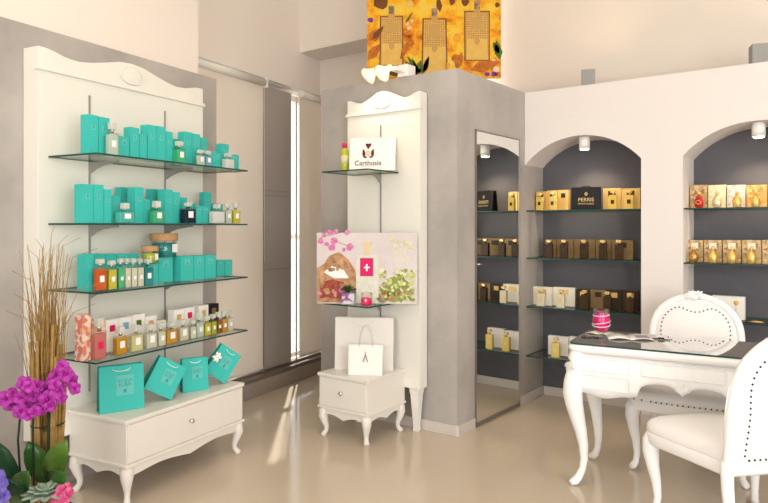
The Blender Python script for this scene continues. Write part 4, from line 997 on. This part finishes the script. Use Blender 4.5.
# ------------------------------------------------------------ chairs
OUT = [(x*.92, z) for x, z in [(0, .955), (.06, .950), (.115, .934), (.16, .912), (.20, .882), (.235, .845), (.258, .80), (.270, .75), (.274, .69), (.272, .63), (.265, .56), (.257, .49), (.250, .42), (.248, .385)]]
def smooth(pts, n=3):
    for _ in range(n):
        q = [pts[0]]
        for a, b in zip(pts, pts[1:]): q += [(a[0]*.75+b[0]*.25, a[1]*.75+b[1]*.25), (a[0]*.25+b[0]*.75, a[1]*.25+b[1]*.75)]
        q.append(pts[-1]); pts = q
    return pts
def full(half): return [(-x, z) for x, z in half[::-1]][:-1]+half
def lean(z): return .235+.10*max(0, (z-.42))/.5
def chair(label, loc, rz, seat_nails=True):
    t = thing('upholstered_chair', label, 'chair', loc, rz, None)
    hf = smooth(OUT, 2); o = full(hf)
    m = MB()
    path = [(x, lean(z), z) for x, z in o]
    path = path+[(x, lean(.385), .385) for x in (.15, 0, -.15)]
    m.tube(path, .024, 10, closed=True, up=(0, 1, 0), flat=1.0); m.build('back_frame', 'white_gloss', t)
    # upholstered pad, domed on both faces
    ins = lambda k: [(x*k, .665+(z-.665)*k) for x, z in o]+[(x*k, .665+(.385-.665)*k) for x in (.15, 0, -.15)]
    for sgn, nm in ((-1, 'backrest'), (1, 'back_panel')):
        m = MB(); rings = []
        for k, dd in ((.97, .0), (.93, .012), (.86, .022), (.78, .024), (.5, .030), (.05, .033)):
            rings.append([(x, lean(z)+sgn*dd, z) for x, z in ins(k)])
        m.loft(rings); m.build(nm, 'upholstery', t)
    # nail heads on both sides
    nl = [(0, .862), (.03, .864), (.058, .875), (.09, .888), (.12, .886), (.148, .872), (.175, .850), (.197, .820), (.210, .785), (.214, .745), (.210, .70), (.203, .66), (.198, .62), (.196, .58), (.196, .54), (.196, .50), (.196, .462), (.196, .43)]
    dense = []
    L = 0; prev = None
    pts = smooth(nl, 2); acc = 0; dense = [pts[0]]
    for a, b in zip(pts, pts[1:]):
        seg = math.hypot(b[0]-a[0], b[1]-a[1])
        while acc+seg >= .026:
            k = (.026-acc)/seg; a = (a[0]+(b[0]-a[0])*k, a[1]+(b[1]-a[1])*k); dense.append(a); seg = math.hypot(b[0]-a[0], b[1]-a[1]); acc = 0
        acc += seg
    dense = [(x*.92, z) for x, z in dense]; dense += [(.156-.026*i, .43) for i in range(6)]
    m = MB()
    for sgn in (-1, 1):
        for x, z in dense:
            for s in ((1, -1) if x > .005 else (1,)): m.ball((s*x, lean(z)+sgn*.026, z), .0052, 0, (1, .7, 1), 6, 4)
    m.build('nail_trim', 'nail', t)
    # crest carving
    m = MB(); zc = .958
    for i in range(9):
        a = (i-4)*.40; m.petal((0, lean(zc)-.016, zc-.005), (math.sin(a), -.08, math.cos(a)), .022, .040+.025*abs(math.sin(a)), (0, -1, 0), .25, 0, .004)
    for s in (-1, 1):
        m.tube([(s*(.03+.10*u/8), lean(.95)-.018, .962-.03*(u/8)**1.3+.010*math.sin(u)) for u in range(9)], [.010-.0007*u for u in range(9)], 8)
        m.ball((s*.06, lean(.95)-.022, .955), .014, 0, (1, .6, .8)); m.ball((s*.095, lean(.95)-.022, .938), .011, 0, (1, .6, .8))
    m.ball((0, lean(.95)-.022, .952), .018, 0, (1, .6, 1)); m.build('crest', 'white_gloss', t)
    # seat
    def seat_poly(g):
        pts = []
        raw = [(-.235+g*0, .235), (-.262, .10), (-.300, -.08), (-.322, -.20), (-.300, -.262), (-.22, -.285), (-.11, -.298), (0, -.302)]
        raw = raw+[(-x, y) for x, y in raw[-2::-1]]
        raw = smooth(raw, 2)
        return [(x*(1-g), -.02+(y+.02)*(1-g)) for x, y in raw]
    m = MB(); m.loft([[(x, y, z) for x, y in seat_poly(g)] for g, z in ((.03, .352), (.0, .362), (0.0, .405), (.01, .412), (.06, .412))]); m.build('seat_rail', 'white_gloss', t)
    m = MB(); m.loft([[(x, y, z) for x, y in seat_poly(g)] for g, z in ((.012, .405), (.0, .418), (.004, .440), (.03, .458), (.10, .470), (.3, .480), (.6, .484), (.97, .485))]); m.build('seat', 'upholstery', t)
    m = MB(); sp = seat_poly(-.004); acc = 0
    for a, b in zip(sp, sp[1:]):
        acc += math.hypot(b[0]-a[0], b[1]-a[1])
        if acc > .026: acc = 0; m.ball((b[0], b[1], .416), .005, 0, (1, 1, 1), 6, 4)
    if seat_nails: m.build('nail_trim', 'nail', t)
    for s in (-1, 1):
        X, Yy = s*.272, -.225; dx, dy = s*.7071, -.7071
        key = [(.0, .40, .036), (.016, .36, .042), (.020, .31, .038), (.010, .24, .030), (-.006, .16, .022), (-.012, .09, .017), (-.004, .045, .017), (.014, .022, .020), (.028, .020, .016)]
        m = MB(); m.tube([(X+dx*r, Yy+dy*r, z) for r, z, _ in key], [q for _, _, q in key], 14); m.build('leg', 'white_gloss', t)
        m = MB(); m.tube([(s*.232, .225, .42), (s*.232, .232, .30), (s*.236, .255, .18), (s*.242, .295, .06), (s*.244, .31, .018)], [.026, .025, .021, .018, .018], 10); m.build('leg', 'white_gloss', t)
    return t
chair('white upholstered baroque chair behind the desk, its back rising over the glass top', D.w(.545, .665, 0), D.rz)
fx, fy = -.17, .985
ang = math.atan2(-fx, -fy)   # facing local -y
c1 = Vector((1.665, 2.70))+Vector((fx, fy))*.275
chair('white upholstered baroque chair in the near right foreground, seen from behind', (c1.x, c1.y, 0), math.atan2(fx, -fy), False)

# ------------------------------------------------------------ orchid planter
PX, PY = -1.50, 2.90
t = thing('orchid_planter', 'potted magenta orchids with dry grass bundle, leaves and succulent at the lower left', 'plant', (PX, PY, 0), 0)
MB().lathe([(.09, 0.0005), (.10, .01), (.125, .11), (.132, .13), (.125, .134), (.118, .12), (0, .115)], n=32).build('pot', 'pot', t)
MB().lathe([(0, .125), (.115, .125), (.115, .118), (0, .118)], n=24).build('soil', 'soil', t)
m = MB(); rnd = random.Random(3)
for i in range(46):     # tied reed bundle
    a = rnd.random()*2*PI; r = .062*math.sqrt(rnd.random()); bx, by = r*math.cos(a), r*math.sin(a)-.0
    h = .50+.35*rnd.random(); k = 1.0+.25*rnd.random()
    m.tube([(bx, by, .15), (bx*1.0, by*1.0, .45), (bx*k+.005, by*k, .15+h)], [.009, .009, .006], 5)
m.build('reed_bundle', 'straw', t)
m = MB()
for i in range(120):
    a = rnd.random()*2*PI; r = .06*math.sqrt(rnd.random()); bx, by = r*math.cos(a), r*math.sin(a)
    ox = rnd.gauss(.0, .03); oy = rnd.gauss(0, .03); h = .72+.46*rnd.random()
    m.tube([(bx, by, .5), (bx*1.1+ox*.3, by+oy*.3, .15+h*.6), (bx*1.1+ox*.8, by+oy, .15+h*.85), (bx+ox*1.5, by+oy*1.6, .15+h)], [.0026, .0022, .0015, .0008], 4)
for e in ((.22, .0, 1.30), (.30, -.02, 1.16), (.20, .03, 1.05), (-.16, 0, 1.20), (-.2, .02, 1.02), (.16, -.03, 1.35), (-.05, 0, 1.34), (-.10, .01, 1.30), (.03, 0, 1.40), (.08, .02, 1.36), (-.14, -.02, 1.10), (.11, 0, 1.22), (.02, .02, 1.32)):
    m.tube([(0, 0, .6), (e[0]*.15, e[1], .9), (e[0]*.5, e[1], e[2]-.04), (e[0], e[1], e[2])], [.002, .002, .0015, .001], 4)
g = m.build('dry_grass', 'straw', t)
m = MB(); m.tube([(.068*math.cos(a*PI/8), .068*math.sin(a*PI/8), .52) for a in range(16)], .003, 6, closed=True); m.build('wire_tie', 'stem', t)
def pt(px, py, d): return Vector(((px-CX)/F*d-PX, d-PY, CH-(py-HY)*d/F))
# flowers
def flower(px, py, d, r, rot, mt=('orchid', 'orchid_dark')):
    c = pt(px, py, d); nrm = (-(c+Vector((PX, PY, 0)))+Vector((0, 0, CH)))
    nrm = (nrm.normalized()+Vector((rnd.uniform(-.5, .5), 0, rnd.uniform(-.4, .2)))).normalized()
    e1 = nrm.cross(Vector((0, 0, 1))).normalized(); e2 = e1.cross(nrm)*-1
    m = MB()
    for i in range(5):
        a = rot+i*2*PI/5; dr = e1*math.sin(a)+e2*math.cos(a); m.petal(c-nrm*(.004 if i % 2 else 0), dr+nrm*.15, r*1.05, r, nrm, .12)
    f = m.build('flower', mt[0], t)
    m = MB(); m.ball(c+nrm*r*.2, r*.2); m.petal(c, -e2*.7+nrm*.7, r*.4, r*.5, nrm, .3); m.build('flower_lip', mt[1], f)
stems = [((22, 503, 2.80), (18, 440, 2.78), (20, 418, 2.78), (16, 404, 2.78), (5, 400, 2.78)), ((34, 500, 2.80), (33, 430, 2.77), (34, 390, 2.77), (30, 384, 2.77)), ((46, 500, 2.82), (48, 440, 2.77), (48, 400, 2.76), (52, 388, 2.76)), ((51, 498, 2.86), (49, 450, 2.82), (50, 380, 2.80), (62, 370, 2.80), (72, 382, 2.80))]
for s in stems:
    MB().tube([pt(*p) for p in s], .0045, 6).build('flower_stem', 'stem', t)
for i, (px, py, r) in enumerate(((6, 399, .050), (10, 404, .042), (24, 383, .045), (32, 394, .050), (26, 404, .045), (21, 411, .046), (38, 386, .038), (44, 392, .05), (48, 399, .052), (42, 408, .04), (36, 401, .04), (58, 391, .045), (61, 398, .035), (57, 375, .045), (66, 374, .048), (71, 380, .04), (52, 381, .035))):
    flower(px, py, 2.74+.03*math.sin(i*2.1), r*.78, i*.7)
for i, (px, py, r) in enumerate(((29, 386, .03), (20, 398, .03), (55, 384, .03), (50, 406, .028), (63, 366, .03), (35, 411, .028), (75, 388, .03), (28, 414, .03), (12, 393, .026))): flower(px, py, 2.70, r, i*1.1)
# leaves
def leaf(a, b, w, mt, cup=.12):
    p, q = pt(*a), pt(*b); m = MB(); m.petal(p, q-p, w, (q-p).length, (.2, -1, .35), cup, 0, .002); m.build('leaf', mt, t)
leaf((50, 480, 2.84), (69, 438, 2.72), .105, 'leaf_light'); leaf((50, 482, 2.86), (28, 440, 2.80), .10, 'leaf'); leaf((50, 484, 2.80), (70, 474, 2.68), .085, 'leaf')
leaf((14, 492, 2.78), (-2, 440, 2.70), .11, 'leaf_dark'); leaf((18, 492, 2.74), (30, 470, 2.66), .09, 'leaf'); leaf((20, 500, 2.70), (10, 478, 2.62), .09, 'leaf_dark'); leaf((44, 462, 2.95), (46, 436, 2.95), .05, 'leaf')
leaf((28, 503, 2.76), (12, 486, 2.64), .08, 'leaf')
# succulent rosette
m = MB(); c = pt(46, 497, 2.66)
for k, (n, el, ln) in enumerate(((11, .15, .095), (9, .5, .08), (7, .85, .062), (5, 1.25, .045))):
    for i in range(n):
        a = 2*PI*i/n+k*.35; m.petal(c, (math.cos(a)*math.cos(el), math.sin(a)*math.cos(el), math.sin(el)), .045, ln, (0, 0, 1), .12, 0, .003)
m.build('succulent', 'succulent', t)
for px, py, k in ((63, 492, 0), (60, 500, 1)): flower(px, py, 2.64, .042, k, ('pink_flower', 'pink_flower'))
for px, py, k in ((-6, 482, 0), (-2, 496, 1), (-9, 493, 2)): flower(px, py, 2.55, .055, k, ('iris', 'iris'))
